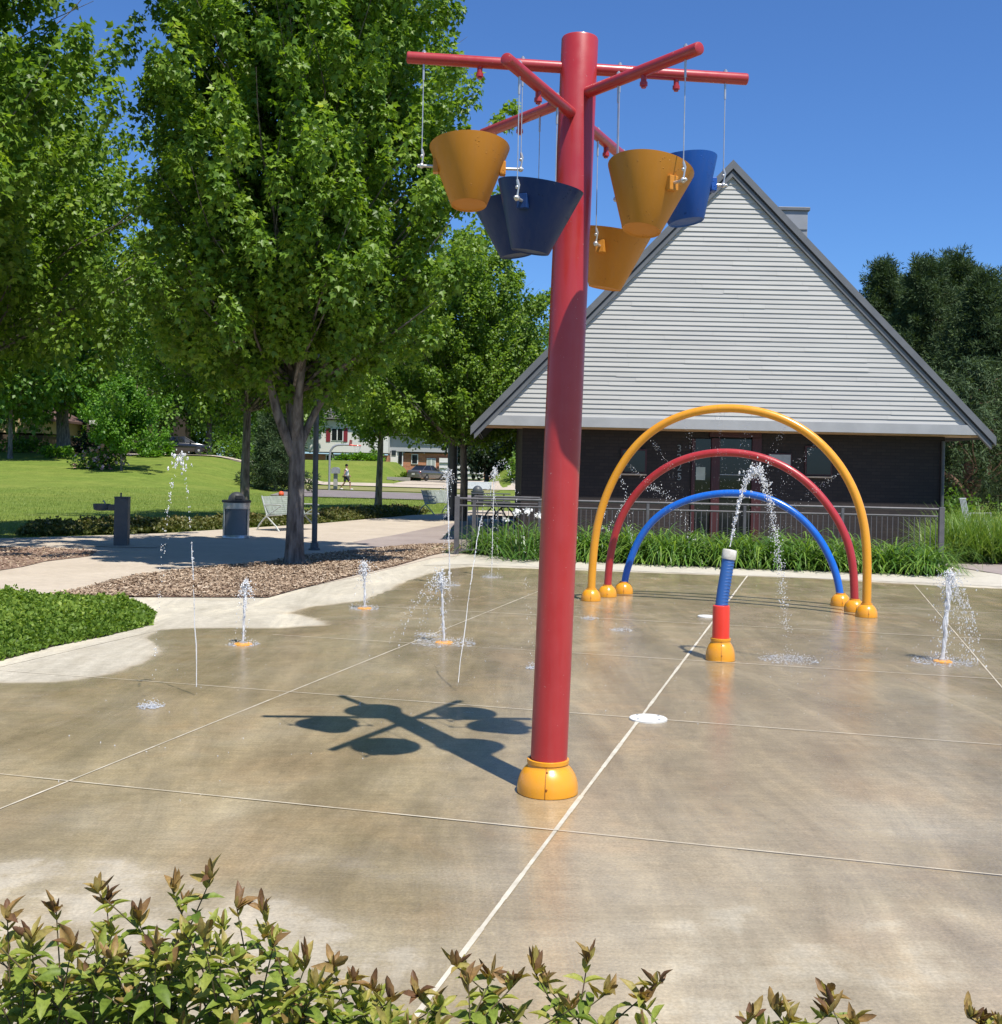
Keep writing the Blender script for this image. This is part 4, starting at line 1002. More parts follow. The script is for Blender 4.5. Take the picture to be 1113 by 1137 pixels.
hbox(h1, base, 488, 537, 508.5, 532, Y1+1.4, .2, 'garage_door', M['white_siding'], .3, .1)
for y in (514, 520, 526): hbox(h1, base, 488.3, 536.7, y-.25, y+.25, Y1+1.2, .1, 'door_groove', M['galv'], .12, .03)
Y2 = 98; base = at(20, 480, Y2); base.z = 0
h2 = empty('tan_house', base, 0, 'tan sided house with narrow windows behind the shade trees at far left', 'house')
hbox(h2, base, -60, 47, 463, 481, Y2, 9, 'wall', M['tan_siding'])
b = MB(); a, c, r_ = at(-28,464,Y2), at(47,464,Y2), at(12,447,Y2); b.prism([a-base, c-base, r_-base], (0,9,0)); b.build('gable', M['tan_siding'], h2)
b = MB(); 
for e in (a+Vector((-.6,0,-.3)), c+Vector((.5,0,-.25))): b.prism([q-base for q in (Vector((r_.x,r_.y-.4,r_.z)), Vector((e.x,e.y-.4,e.z)), Vector((e.x,e.y-.4,e.z+.2)), Vector((r_.x,r_.y-.4,r_.z+.25)))], (0,9.8,0))
b.build('roof', M['shingle'], h2)
hbox(h2, base, -60, 47.3, 481, 505, Y2, 9, 'foundation', M['soil'])
hwin(h2, base, 25, 28.6, 456, 469, Y2); hwin(h2, base, 1, 5, 461, 468, Y2)
Y3 = 106; base = at(130, 480, Y3); base.z = 0
h3 = empty('brown_roof_house', base, 0, 'brown roofed house half hidden behind the bright green young tree', 'house')
hbox(h3, base, 97, 182, 441, 506, Y3, 9, 'wall', pm('dark_stained_siding', (.07,.05,.04), .8))
groof(h3, base, 90, 190, 441, 424, Y3, 9, M['shingle'])
hwin(h3, base, 100.5, 108, 464, 471, Y3, 'window', M['wtrim']); hbox(h3, base, 166, 180, 466, 500, Y3-.3, .3, 'entry_column', pm('brown_panel', (.13,.08,.06), .8))
hwin(h3, base, 150, 160, 450, 462, Y3)
# low retaining wall beside the driveway
b = MB(); A = on(430, 104); Bq = on(456, 106)
b.prism([A, Bq, Bq+Vector((0,0,.35)), A+Vector((0,0,.25))], (0,.4,0)); tag(b.build('retaining_wall', pm('grey_block', (.3,.28,.26), .9)), 'low grey block wall left of the parked grey car', 'wall')
# ------------------------------------------------------------------ trees
def rnd(n, k=3): return rng.normal(size=(n, k))
def make_tree(name, base, Ht, z0, Rr, tr, nb, ncl, nleaf, ls, leafm, barkm, label, cat='tree', group=None, seed=1, T=T_SIMPLE, top=.62, fork=None,
              limbs=(), clump=.34, lean=(0,0), up=.55, keep=None, conif=False, lump=.22, sh=(2,2.4), vis=None):
    global rng
    rng = np.random.default_rng(seed); rs = random.Random(seed)
    base = Vector(base); o = empty(name, base, 0, label, cat, group)
    ph = [rs.uniform(0, 6.28) for _ in range(6)]
    def prof(t, a):
        t = min(max(t, 0), 1)
        if conif: r = (1-t)**(.75 if ls > .2 else .52)*.98+.04
        else: r = (math.sin(math.pi*min(t*.86+.14, 1)**(.9)))**.62 if t < 1 else 0
        if not conif: r = max(0, 1-abs((t-.34)/.66)**2.3)**.62 if t > .34 else (1-((.34-t)/.52)**2.0)**.6
        return r*Rr*(1+lump*math.sin(2*a+ph[0]+4*t)+lump*.8*math.sin(3*a+ph[1]-7*t)+lump*.5*math.sin(5*a+ph[2]+11*t))
    tb = MB()
    wob = [Vector((rs.uniform(-1,1), rs.uniform(-1,1), 0))*tr*.5 for _ in range(9)]
    def tp(z):
        f = z/Ht; i = min(int(f*8), 7); k = f*8-i; q = wob[i].lerp(wob[i+1], k)
        return Vector((lean[0]*z+q.x*min(1, f*4), lean[1]*z+q.y*min(1, f*4), z))
    def tR(z): return tr*max(.10, (1-z/(Ht*.97))**.8)*(1+.34*math.exp(-z/(tr*1.1)))
    zs = [0, .06, .15, .3, .6]+[Ht*k/14 for k in range(1, 14)]; zs = sorted(z for z in set(zs) if z < Ht*.93)
    tb.tube([tp(z)-Vector((0,0,.05 if z == 0 else 0)) for z in zs], [tR(z) for z in zs], 14)
    for path, r0, r1 in limbs: 
        n_ = len(path); tb.tube([Vector(p) for p in smooth_path(path, 16, 2)], [r0+(r1-r0)*i/15 for i in range(16)], 9)
    C = []; Dv = []; Ed = []
    for i in range(nb):
        t = (i+.5)/nb; t = t**.92; a = i*2.39996+rs.uniform(-.35,.35); ze = z0+(Ht-z0)*t
        rr = prof(t, a)*rs.uniform(.80, 1.05)
        e = tp(min(ze, Ht*.9))*1.0; e = Vector((e.x+rr*math.cos(a), e.y+rr*math.sin(a), ze))
        drop = rr*(up if not conif else -.10)+.2; zs_ = max(min(ze-drop, Ht*.9), z0*.72 if not conif else z0*.5)
        s_ = tp(zs_)
        m1 = s_.lerp(e, .35)+Vector((rs.gauss(0,.05)*rr,rs.gauss(0,.05)*rr,(-.09 if not conif else .1)*rr)); m2 = s_.lerp(e, .7)+Vector((rs.gauss(0,.06)*rr,rs.gauss(0,.06)*rr,rs.gauss(-.03,.05)*rr))
        P = [s_, m1, m2, e]; r0 = max(tR(zs_)*.30*(.5+.5*rr/Rr), .010)
        tb.tube([Vector(p) for p in smooth_path(P, 8, 1)], [r0*(1-.88*k/7) for k in range(8)], 6)
        n_ = max(2, int(ncl*(.45+.55*rr/Rr)))
        for k in range(n_):
            q = .30+.72*(k+rs.random())/n_; c = s_.lerp(e, q)
            sp = rr*.20*(1.1-.35*q)
            off = Vector((rs.gauss(0,1), rs.gauss(0,1), rs.gauss(0,.8)))*sp
            c = c+off
            if not conif and .1 < off.length < .45 and q < .8: tb.tube([s_.lerp(e, q*.92), c], [max(r0*.3, .006), .004], 4, False)
            rad = Vector((c.x-lean[0]*c.z, c.y-lean[1]*c.z, 0)); 
            C.append(c); Dv.append((e-s_).normalized()*.5+Vector((0,0,.75 if not conif else .25))+ (rad.normalized()*.3 if rad.length > .01 else Vector()))
            Ed.append(min(1, rad.length/(prof((c.z-z0)/(Ht-z0), math.atan2(c.y, c.x))+.01)))
    # leader shoots
    for k in range(max(4, nb//9)):
        c = tp(Ht*.9)+Vector((rs.gauss(0,.12*Rr), rs.gauss(0,.12*Rr), Ht*.10*rs.random()**.7)); C.append(c); Dv.append(Vector((0,0,1))); Ed.append(.9)
    C = np.array([tuple(c) for c in C]); Dv = unit(np.array([tuple(d) for d in Dv])); Ed = np.array(Ed)
    if keep is not None:
        k = np.array([keep(c+np.array(base)) for c in C]); C, Dv, Ed = C[k], Dv[k], Ed[k]
    n = len(C); cid = np.repeat(np.arange(n), nleaf)
    g = rnd(len(cid)); g = unit(g)*(rng.random((len(cid),1))**.42)
    cs = clump*rng.uniform(.7, 1.35, n)
    along = g[:,2:3]*cs[cid,None]*(1.55 if not conif else 1.1); side = g.copy(); side[:,2] = 0
    # local frame for the clump axis
    A = Dv[cid]; B1 = unit(np.cross(A, np.array([[.3,.9,.1]]))); B2 = np.cross(A, B1)
    taper = np.clip(1.05-.55*g[:,2:3], .35, 1.4)
    P = C[cid]+A*along+(B1*g[:,0:1]+B2*g[:,1:2])*cs[cid,None]*.80*taper
    out = unit((B1*g[:,0:1]+B2*g[:,1:2])+A*g[:,2:3]*.5)
    if conif:
        D = unit(out*.8+A*.5+rnd(len(P))*.35); N = unit(rnd(len(P)))
    else:
        D = unit(out*.8+rnd(len(P))*.45+np.array([[0,0,-.55]])); oh = out*np.array([[1,1,.4]]); N = unit(oh*.95+np.array([[0,0,.62]])+rnd(len(P))*.42)
    S = ls*rng.uniform(.6, 1.25, len(P))
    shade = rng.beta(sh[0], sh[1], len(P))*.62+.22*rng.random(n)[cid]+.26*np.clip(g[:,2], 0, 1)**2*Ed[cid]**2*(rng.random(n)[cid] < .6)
    V, Fc = leaves(P, D, N, S, T)
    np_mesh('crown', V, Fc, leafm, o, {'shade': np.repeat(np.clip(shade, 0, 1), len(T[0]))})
    tb.build('trunk', barkm, o, True, 60)
    return o
# the big maple
b0 = G(327, 627)
def L_(pts): return [tuple(at(x, y, b0.y+dy)-b0) for x, y, dy in pts]
limbs = [(L_([(326,505,0),(316,480,-.1),(303,450,-.2),(299,400,-.3),(296,345,-.5),(285,290,-.7)]), .095, .03),
         (L_([(331,500,0),(345,465,.1),(365,432,.1),(382,408,.0),(395,385,-.1),(415,350,-.2)]), .075, .02),
         (L_([(328,495,0),(330,450,-.25),(337,400,-.4),(340,330,-.5),(346,270,-.6)]), .085, .03),
         (L_([(326,495,0),(320,440,.25),(318,380,.4),(312,320,.6),(300,250,.9)]), .075, .025)]
make_tree('maple_tree', b0, 12.5, 4.0, 2.95, .150, 144, 11, 150, .094, M['maple'], M['bark'], 'largest maple whose trunk stands in the bark mulch bed', 'tree', 'park maples', 11, T_MAPLE, limbs=limbs, clump=.245, up=.85, lump=.12)
make_tree('maple_tree', (-10.4, 17.2, 0), 12.6, 4.7, 3.8, .17, 110, 10, 120, .115, M['maple'], M['bark'], 'maple cut off by the left edge, leaves nearest the camera', 'tree', 'park maples', 5, T_MAPLE, clump=.30, up=.7,
          keep=lambda c: c[0] > -12.5)
make_tree('maple_tree', (-11.6, 24.5, 0), 10.7, 5.0, 4.5, .16, 120, 10, 110, .125, M['maple'], M['bark'], 'broad maple behind, between the left edge tree and the largest maple', 'tree', 'park maples', 21, T_SIMPLE, clump=.32, up=.7)
make_tree('maple_tree', on(273, G(273,577).y), 9.6, 4.5, 3.5, .15, 90, 8, 110, .12, M['maple'], M['bark2'], 'maple just behind the silver trash can', 'tree', 'park maples', 31, T_SIMPLE, clump=.31, up=.8)
make_tree('maple_tree', on(421, 46), 8.8, 3.95, 2.6, .145, 80, 8, 110, .12, M['maple'], M['bark2'], 'slender maple standing in the lawn right of the lamp post', 'tree', 'park maples', 41, T_SIMPLE, clump=.30, up=.8)
make_tree('maple_tree', on(515, 37), 9.1, 3.3, 2.6, .135, 92, 8, 120, .115, M['maple'], M['bark'], 'dark trunked maple beside the left end of the railing', 'tree', 'park maples', 52, T_SIMPLE, clump=.28, up=.85)
make_tree('shade_tree', on(541, 100), 7.0, 2.1, 4.2, .22, 50, 7, 90, .26, M['darkleaf'], M['bark2'], 'low dark leaved tree in front of the white garage', 'tree', None, 61, clump=.6, up=.4)
make_tree('young_tree', on(135, 71), 5.5, 1.7, 2.6, .07, 34, 7, 90, .17, M['bright'], M['bark'], 'bright green young tree in front of the brown roofed house', 'tree', None, 71, clump=.34, up=.2)
bgt = [(70,86,17,4.8,8.0,.50,'old shade tree with a forked pale trunk beside the tan house'),
       (11,79,15,5.0,7.0,.16,'thin trunked tree in front of the tan house wall'),
       (232,98,14,4.6,7.5,.25,'shade tree whose trunk stands right of the black sedan'),
       (-70,95,16,3,8.5,.3,'shade tree farthest left beyond the lawn'),
       (150,125,19,4,9,.35,'tall tree rising behind the brown roofed house'),
       (290,120,17,2.5,9,.3,'tall tree behind the dark spruce and the largest maple'),
       (400,138,19,4,9.5,.35,'tall tree behind the left wing of the split level house'),
       (480,140,18,4,9,.35,'tall tree behind the grey wing of the split level house'),
       (566,128,18,1.2,8.2,.35,'tall tree right of the garage, beside the pavilion wall'),
       (40,128,20,4,9.5,.35,'tall tree behind the tan house'),
       (205,134,14,.8,8.0,.3,'low branching tree behind the black sedan'),
       (88,118,13,.5,7.0,.25,'low branching tree between the tan house and the brown roofed house')]
for i, (px, Y, Hh, z0_, r_, tr_, lb_) in enumerate(bgt):
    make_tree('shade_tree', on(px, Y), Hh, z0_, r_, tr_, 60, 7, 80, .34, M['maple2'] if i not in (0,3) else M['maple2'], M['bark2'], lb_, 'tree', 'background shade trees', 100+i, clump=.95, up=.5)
# blue green spruce by the lawn edge
make_tree('spruce_tree', on(306, 72), 5.2, .15, 2.2, .12, 80, 6, 90, .22, M['pine'], M['bark2'], 'bushy dark spruce on the lawn, left of the largest maple trunk', 'tree', None, 81, T=(T_NEEDLE[0]*np.array([[2.6,1,1]]), T_NEEDLE[1]), conif=True, clump=.42)
# evergreens right of the pavilion
TN = (T_NEEDLE[0]*np.array([[2.6,1,1]]), T_NEEDLE[1])
for i, (px, Y, top, r_, lb_) in enumerate([(978,50,297,1.9,'first evergreen, rising just right of the pavilion roof edge'),(1022,47,298,2.3,'second evergreen from the pavilion roof'),
                                       (1057,49,289,2.2,'tallest evergreen with a flat bushy top'),(1090,44,315,2.2,'evergreen near the right edge, in front of the taller ones'),(1128,46,306,2.6,'evergreen cut off by the right edge'),(1003,53,318,2.2,'shorter evergreen filling in between the first two'),(1040,52,306,2.2,'evergreen half hidden behind the tallest one')]):
    p = Vector((at(px,500,Y).x, Y, 0)); Hh = at(px, top, Y).z+.3
    make_tree('evergreen_tree', p, Hh, .9, r_, .16, 120, 10, 120, .15, M['pine'], M['pinebark'], lb_, 'tree', 'evergreens by the pavilion', 200+i, TN, conif=True, clump=.36, up=.55, lump=.26, sh=(1.8,2.4))
p = Vector((at(1075,500,36).x, 36, 0))
make_tree('pine_tree', p, 5.2, 2.1, 3.3, .15, 60, 9, 90, .15, M['pine'], M['pinebark'], 'low spreading pine with reddish limbs beside the brick corner', 'tree', 'evergreens by the pavilion', 230, TN, clump=.28, up=.3, lump=.3,
          limbs=[([(0,0,1.2),(-.9,-.3,2.0),(-1.9,-.6,2.3),(-2.6,-.8,3.0)], .12, .05), ([(0,0,1.0),(.5,-.5,2.0),(.4,-.8,3.2)], .11, .05)])

# ------------------------------------------------------------------ bushes and beds far off
def bush(name, base, rx, ry, rz_, n, ls, m, label, cat='bush', seed=1, T=T_SIMPLE, flowers=None, group=None):
    global rng; rng = np.random.default_rng(seed); o = empty(name, base, 0, label, cat, group)
    nc = max(6, n//60); ca = unit(rnd(nc)); ca[:,2] = abs(ca[:,2]); ca *= rng.random((nc,1))**.4*.8
    cid = rng.integers(0, nc, n); g = unit(rnd(n))*(rng.random((n,1))**.4)
    P = (ca[cid]+g*.38)*np.array([[rx, ry, rz_]]); P[:,2] = np.abs(P[:,2])+.02
    out = unit(P/np.array([[rx, ry, rz_]])); D = unit(out+rnd(n)*.5); N = unit(out*.5+np.array([[0,0,.8]])+rnd(n)*.4)
    V, Fc = leaves(P, D, N, ls*rng.uniform(.6,1.2,n), T)
    np_mesh('foliage', V, Fc, m, o, {'shade': np.repeat(np.clip(rng.beta(2,2.2,n)*.7+.3*rng.random(nc)[cid], 0, 1), len(T[0]))})
    st = MB()
    for k in range(7):
        e = ca[k % nc]*np.array([rx,ry,rz_])*.8; st.tube([(0,0,0), tuple(e)], [.02, .006], 5)
    st.build('stems', M['bark'], o)
    if flowers:
        k, fs, fm = flowers; q = rng.choice(n, k); V, Fc = leaves(P[q]*1.04, unit(rnd(k)), unit(rnd(k)+np.array([[0,-.6,.8]])), np.full(k, fs), (np.array([[-.5,0,0],[.5,0,0],[.6,.9,.1],[0,1.1,.1],[-.6,.9,.1]]), np.array([[0,1,2],[0,2,3],[0,3,4]])))
        np_mesh('blossoms', V, Fc, fm, o)
    return o
bush('flowering_bush', on(115, 72), 2.1, 1.2, 1.5, 1600, .17, M['maple2'], 'round bush with pink blossoms under the young bright tree', 'bush', 301, flowers=(140, .16, M['petalp']))
bush('hosta_clump', on(60, 80), 1.6, 1.0, .8, 700, .22, M['bright'], 'yellow green clump at the foot of the forked trunk', 'plant', 302)
bush('hosta_clump', on(163, 84), 1.1, .9, 1.2, 500, .26, M['bright'], 'yellow green clump left of the black sedan', 'plant', 303)
bush('hosta_clump', on(181, 86), 1.0, .9, 1.3, 500, .26, M['bright'], 'yellow green clump touching the left of the black sedan', 'plant', 304)
bush('dark_bush', on(25, 88), 3.0, 1.6, 1.2, 1200, .22, M['maple2'], 'dark foundation bush below the tan house wall', 'bush', 305)
bush('dark_bush', on(98, 92), 2.4, 1.6, 2.1, 1500, .22, M['darkleaf'], 'dark bush at the left corner of the brown roofed house', 'bush', 306)
bush('dark_bush', on(262, 92), 2.8, 2.0, 2.4, 1800, .24, M['maple2'], 'dark bush in the shade right of the black sedan', 'bush', 307)
bush('hosta_clump', on(398, 116), 3.2, .8, .75, 900, .28, M['bright'], 'long row of yellow green plants under the house windows', 'plant', 308)
bush('round_shrub', on(417, 118), 1.0, .8, 1.3, 500, .18, M['maple2'], 'round green shrub at the right end of the yellow green row', 'bush', 309)
bush('hosta_clump', on(449, 107), 1.2, .7, .8, 400, .25, M['hedge'], 'green plants beside the dark green bin', 'plant', 310)
bush('dark_bush', on(588, 90), 2.3, 2.0, 3.3, 2500, .24, M['maple2'], 'bush against the pavilion corner behind the railing', 'bush', 311)
bush('dark_bush', Vector((12.6, 33, 0)), 2.0, 1.6, 1.6, 2500, .12, M['maple2'], 'green bush behind the tall grass right of the pavilion', 'bush', 312)

# low reddish ground cover along the lawn side of the path
def cover(poly, n, h, m, name, label, cat='ground cover', ls=.06, top=None, seed=5, T=T_SIMPLE):
    global rng; rng = np.random.default_rng(seed); q = scatter(poly, n); d = np.clip(sdf(q, poly)/.35, 0, 1)**.6
    lump = .72+.28*np.sin(q[:,0]*5.1+1.3*np.sin(q[:,1]*4))*np.sin(q[:,1]*5.7+q[:,0])
    z = h*d*lump*(rng.random(n)**.35)*(1+.35*(np.sin(q[:,0]*23+np.sin(q[:,1]*19)*2)*np.sin(q[:,1]*21) > .62)*rng.random(n)); P = np.column_stack([q, z+hgt(q[:,0], q[:,1])])
    D = unit(rnd(n)*.7+np.array([[0,0,.6]])); N = unit(np.array([[0,-.1,.9]])+rnd(n)*.5)
    V, Fc = leaves(P, D, N, ls*rng.uniform(.6,1.3,n), T)
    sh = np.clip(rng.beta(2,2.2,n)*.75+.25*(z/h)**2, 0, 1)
    o = np_mesh(name, V, Fc, m, attr={'shade': np.repeat(sh, len(T[0]))}); return tag(o, label, cat, kind='stuff')
cover([(-8.2,27.6),(-5.6,33.6),(-6.4,34.2),(-8.3,29.9),(-9.6,29.3),(-11.2,27.0),(-10.6,25.4)], 26000, .28, M['cover'], 'ground_cover', 'low reddish green ground cover behind the trash can and near bench', ls=.075)
cover([(-5.5,33.0),(-3.4,39.5),(-2.6,43.5),(-4.2,44),(-6.2,37.5),(-7.0,34.5)], 20000, .28, M['cover'], 'ground_cover', 'low yellowish green ground cover between the two benches', ls=.08, seed=6)
hp = [tuple(p) for p in hedgepoly]
o = cover(hp, 80000, .21, M['hedge'], 'low_hedge', 'low leafy green bed at the left edge of the pad', 'ground cover', .040, seed=7, T=(T_OVAL[0][:,:], T_OVAL[1]) if 0 else T_SIMPLE)

# ------------------------------------------------------------------ daylilies
def clump_mesh(nbl, Lm, w_, arch_, seed, seg=6, spread=.16):
    r_ = np.random.default_rng(seed); V = []; Fs = []; A = []
    for i in range(nbl):
        a = r_.uniform(0, 6.283); L = Lm*r_.uniform(.6, 1.15); el = r_.uniform(.5, 1.42); b0_ = r_.normal(0, spread/2, 2); s_ = r_.random()
        dirn = np.array([math.cos(a), math.sin(a)]); sd = np.array([-dirn[1], dirn[0], 0]); p = np.array([b0_[0], b0_[1], 0.]); e_ = el; o = len(V)
        cv = arch_*r_.uniform(.6, 1.5)
        for k in range(seg+1):
            t = k/seg; ww = w_*(1-t**2.2)*.5+.0008
            V += [p-sd*ww, p+sd*ww]; A += [np.clip(s_*.75+.3*t, 0, 1)]*2
            st = L/seg; p = p+np.array([dirn[0]*math.cos(e_), dirn[1]*math.cos(e_), math.sin(e_)])*st; e_ -= cv/seg*(1+t)
        for k in range(seg): q = o+2*k; Fs.append([q, q+1, q+3, q+2])
    V = np.array(V); V[:,2] = np.maximum(V[:,2], .01)
    return V, np.array(Fs), np.array(A)
protos = []
for s_ in range(5):
    o = empty('daylily', (0,0,0)); V, Fc, A = clump_mesh(170, 1.12, .030, 1.75, 400+s_, 6, .26); np_mesh('blades', V, Fc, M['lily'], o, {'shade': A}); protos.append(o)
spots = []
for row, (dy, n_) in enumerate(((.32, 17), (.85, 16), (1.35, 14))):
    for i in range(n_):
        f = (i+.5+(.0 if row == 0 else .4))/n_; x = lilypoly[0][0]+.18+(lilypoly[3][0]-lilypoly[0][0]-.15)*f
        yb = np.interp(x, [p[0] for p in lilypoly[:4]], [p[1] for p in lilypoly[:4]]); spots.append((row, i, x+random.uniform(-.08,.08), yb+dy+random.uniform(-.07,.07)))
rowname = ('front', 'middle', 'back')
fi = 0
for row, i, x, y in spots:
    if fi < 5: o = protos[fi]
    else: o = copy_tree(protos[random.randrange(5)])
    fi += 1
    o.location = (x, y, .016); o.rotation_euler = (0,0,random.uniform(0,6.28)); s_ = random.uniform(.82, 1.12); o.scale = (s_, s_, s_*random.uniform(.85, 1.05))
    px_ = 556+x/y*1285
    ref = 'left of the red post' if px_ < 600 else 'behind the red post' if px_ < 655 else 'behind the left arch feet' if px_ < 720 else 'just left of the spray post' if px_ < 795 else 'just right of the spray post' if px_ < 900 else 'behind the right arch feet' if px_ < 975 else 'by the right railing post'
    tag(o, 'arching green daylily clump in the %s row, %s' % (rowname[row], ref), 'plant', 'daylilies in front of the railing, %s row, %s' % (rowname[row], ref))
# white flowering plant behind the left daylilies
wf = empty('white_flowering_plant', Vector((at(585,600,21.4).x, 21.3, .016)), 0, 'dark leaved plant with white flowers behind the left daylilies', 'plant')
V, Fc, A = clump_mesh(70, .95, .03, .9, 460, 6, .5); np_mesh('blades', V, Fc, M['lily'], wf, {'shade': A*.5})
rng = np.random.default_rng(9); k = 230
P = np.column_stack([rng.uniform(-.42,.75,k), rng.normal(0,.15,k), np.zeros(k)]); cx_ = np.round(P[:,0]*5)/5; P[:,0] = cx_+rng.normal(0,.035,k); P[:,2] = .90-.25*np.abs(cx_)+.10*np.sin(cx_*17)+rng.normal(0,.03,k)
V, Fc = leaves(P, unit(rnd(k)), unit(rnd(k)), np.full(k, .034), (np.array([[-.5,0,0],[.5,0,0],[.6,.9,.1],[0,1.1,.1],[-.6,.9,.1]]), np.array([[0,1,2],[0,2,3],[0,3,4]])))
np_mesh('blossoms', V, Fc, M['petalw'], wf)
st = MB()
for c_ in sorted(set(cx_)): st.tube([(c_*.6,0,0),(c_*.8,0,.5),(c_,0,.88-.25*abs(c_))], .006, 5)
st.build('stems', M['stem'], wf)
# tall ornamental grass on the right
tp_ = []
for s_ in range(3):
    o = empty('tall_grass_clump', (0,0,0)); V, Fc, A = clump_mesh(400, 1.12, .015, .60, 500+s_, 5, .5); np_mesh('blades', V, Fc, M['tallgrass'], o, {'shade': A}); tp_.append(o)
j = 0
for r_, (yy, xa, n_) in enumerate(((23.3, 9.2, 6), (23.9, 9.45, 6), (24.7, 9.7, 6), (25.6, 10.0, 6))):
    for i in range(n_):
        o = tp_[j] if j < 3 else copy_tree(tp_[random.randrange(3)]); j += 1
        o.location = (xa+i*.62+random.uniform(-.1,.1), yy+random.uniform(-.12,.12), .02); o.rotation_euler = (0,0,random.uniform(0,6.28)); s_ = random.uniform(.85,1.15); o.scale = (s_,s_,s_)
        lb = 'tall fine grass in the %s row right of the railing, %s' % (('front','second','third','back')[r_], 'beside its post' if i < 2 else 'in the middle' if i < 4 else 'at the picture edge')
        tag(o, lb, 'grass', lb)

# ------------------------------------------------------------------ foreground shrubs with bronze tips
def fg_shrub(cx, tips, fill, seed, label):
    """tips: list of (px, py, depth); fill: (x0, x1, outline function, count)"""
    global rng; rng = np.random.default_rng(seed); rs = random.Random(seed)
    base = Vector((at(cx, 1100, 2.75).x, 2.72, .0125)); o = empty('bronze_tipped_shrub', base, 0, label, 'shrub', 'bronze tipped shrubs in the foreground')
    parts = []; st = MB(); T_all = list(tips)
    x0, x1, fn, cnt = fill
    for _ in range(cnt):
        x = rs.uniform(x0, x1); yt = fn(x); y = yt+12+rs.random()**1.3*150; T_all.append((x, y, rs.uniform(2.62, 3.1)))
    for n_, (x, y, Y) in enumerate(T_all):
        tip = at(x, y, Y)-base; main = n_ < len(tips)
        if tip.z < .12: continue
        rt = Vector((tip.x*.72+rs.gauss(0,.16), tip.y*.5+rs.uniform(-.08,.08), 0)); md = rt.lerp(tip, .55)+Vector(((tip.x-rt.x)*-.22+rs.uniform(-.03,.03), rs.uniform(-.03,.03), .06))
        P = smooth_path([tuple(rt), tuple(md), tuple(tip)], 14, 1)
        st.tube([Vector(p) for p in P], [.0038-.0024*k/13 for k in range(14)], 5)
        ax0 = P[13]-P[11]; ax0 = ax0/np.linalg.norm(ax0)
        for q_ in range(7 if main else 4):      # twisted young leaves at the tip
            aa = rs.uniform(0, 6.28); el = rs.uniform(.15, 1.35); D = np.array([math.cos(aa)*math.cos(el), math.sin(aa)*math.cos(el), math.sin(el)])
            N = np.array([-math.cos(aa)*math.sin(el), -math.sin(aa)*math.sin(el), math.cos(el)])+np.array([rs.gauss(0,.7), rs.gauss(0,.7), rs.gauss(0,.3)])
            V, Fc = leaves(np.array([P[13]-ax0*rs.uniform(0,.02)]), np.array([D]), np.array([N]), np.array([rs.uniform(.032,.062)]), T_CURL if rs.random() < .6 else T_NARROW)
            parts.append((V, Fc, np.clip((rs.uniform(.62,.98) if main else rs.uniform(.35,.88))+.12*((T_CURL if len(V) == len(T_CURL[0]) else T_NARROW)[0][:,1]), 0, 1)))
        # leaf pairs from the top down
        L = 0; z_ = 0; k = 13; seg = np.linalg.norm(np.diff(P, axis=0), axis=1); cum = np.r_[0, np.cumsum(seg[::-1])]; tot = cum[-1]
        s_ = .012; a = rs.uniform(0, 3.14); node = 0
        while s_ < tot*.92 and node < (9 if main else 8):
            f = 1-s_/tot; pos = np.array([np.interp(f, np.linspace(0,1,14), P[:,c]) for c in range(3)]); ax_ = P[13]-P[10]; ax_ /= np.linalg.norm(ax_)
            young = max(0, 1-s_/(.085 if main else .06)); 
            for h_ in (0, math.pi):
                aa = a+h_+rs.uniform(-.3,.3); outd = np.array([math.cos(aa), math.sin(aa), 0])
                el = .95*young+.12*(1-young)+rs.uniform(-.25,.25); D = outd*math.cos(el)+np.array([0,0,1])*math.sin(el)
                N = -outd*math.sin(el)*.9+np.array([0,0,1])*math.cos(el)+np.array([rs.gauss(0,.25), rs.gauss(0,.25), 0])
                sz = (.028+.030*min(1, s_/.07))*rs.uniform(.8,1.12)
                T = T_CURL if young > .55 else T_NARROW if young > .15 else T_OVAL
                shd = min(1, max(0, (.76 if main else .55)*young+(.10+.42*rs.random()**1.5)*(1-young)+rs.uniform(-.1,.1)+(.12 if rs.random() < .15 else 0)))
                V, Fc = leaves(np.array([pos]), np.array([D]), np.array([N]), np.array([sz]), T); 
                A = shd+.10*(T[0][:,1]) ; parts.append((V, Fc, np.clip(A, 0, 1)))
            a += math.pi/2+rs.uniform(-.2,.2); s_ += (.016+.030*min(1, s_/.08))*rs.uniform(.8,1.2); node += 1
    V, Fc, A = cat_meshes(parts); np_mesh('foliage', V, Fc, M['weigela'], o, {'shade': A}, smooth=False)
    st.build('stems', M['stem'], o, True); return o
oA = lambda x: float(np.interp(x, [-40,0,60,110,200,260,300,330,380,420], [1010,1018,1025,1020,1022,1012,1025,1060,1085,1110]))
fg_shrub(150, [(8,1018,2.8),(62,1006,2.8),(35,1040,2.7),(105,988,2.8),(118,1000,2.85),(190,985,2.8),(206,1000,2.85),(236,972,2.8),(262,1003,2.8),(290,1010,2.8),(150,1018,2.75),(80,1050,2.6),(225,1040,2.6),(173,1050,2.6)],
         (-60, 345, oA, 100), 1, 'tallest bronze tipped shrub at the lower left corner')
oB = lambda x: float(np.interp(x, [300,340,400,460,540,600,640], [1068,1075,1095,1108,1098,1098,1110]))
fg_shrub(430, [(342,1066,2.8),(368,1070,2.8),(396,1088,2.8),(412,1096,2.75),(460,1102,2.8),(503,1070,2.85),(520,1088,2.8),(548,1082,2.85),(575,1090,2.8),(440,1110,2.7)],
         (320, 560, oB, 80), 2, 'bronze tipped shrub below the end of the wide white joint')
oC = lambda x: float(np.interp(x, [560,620,680,740], [1096,1105,1118,1128]))
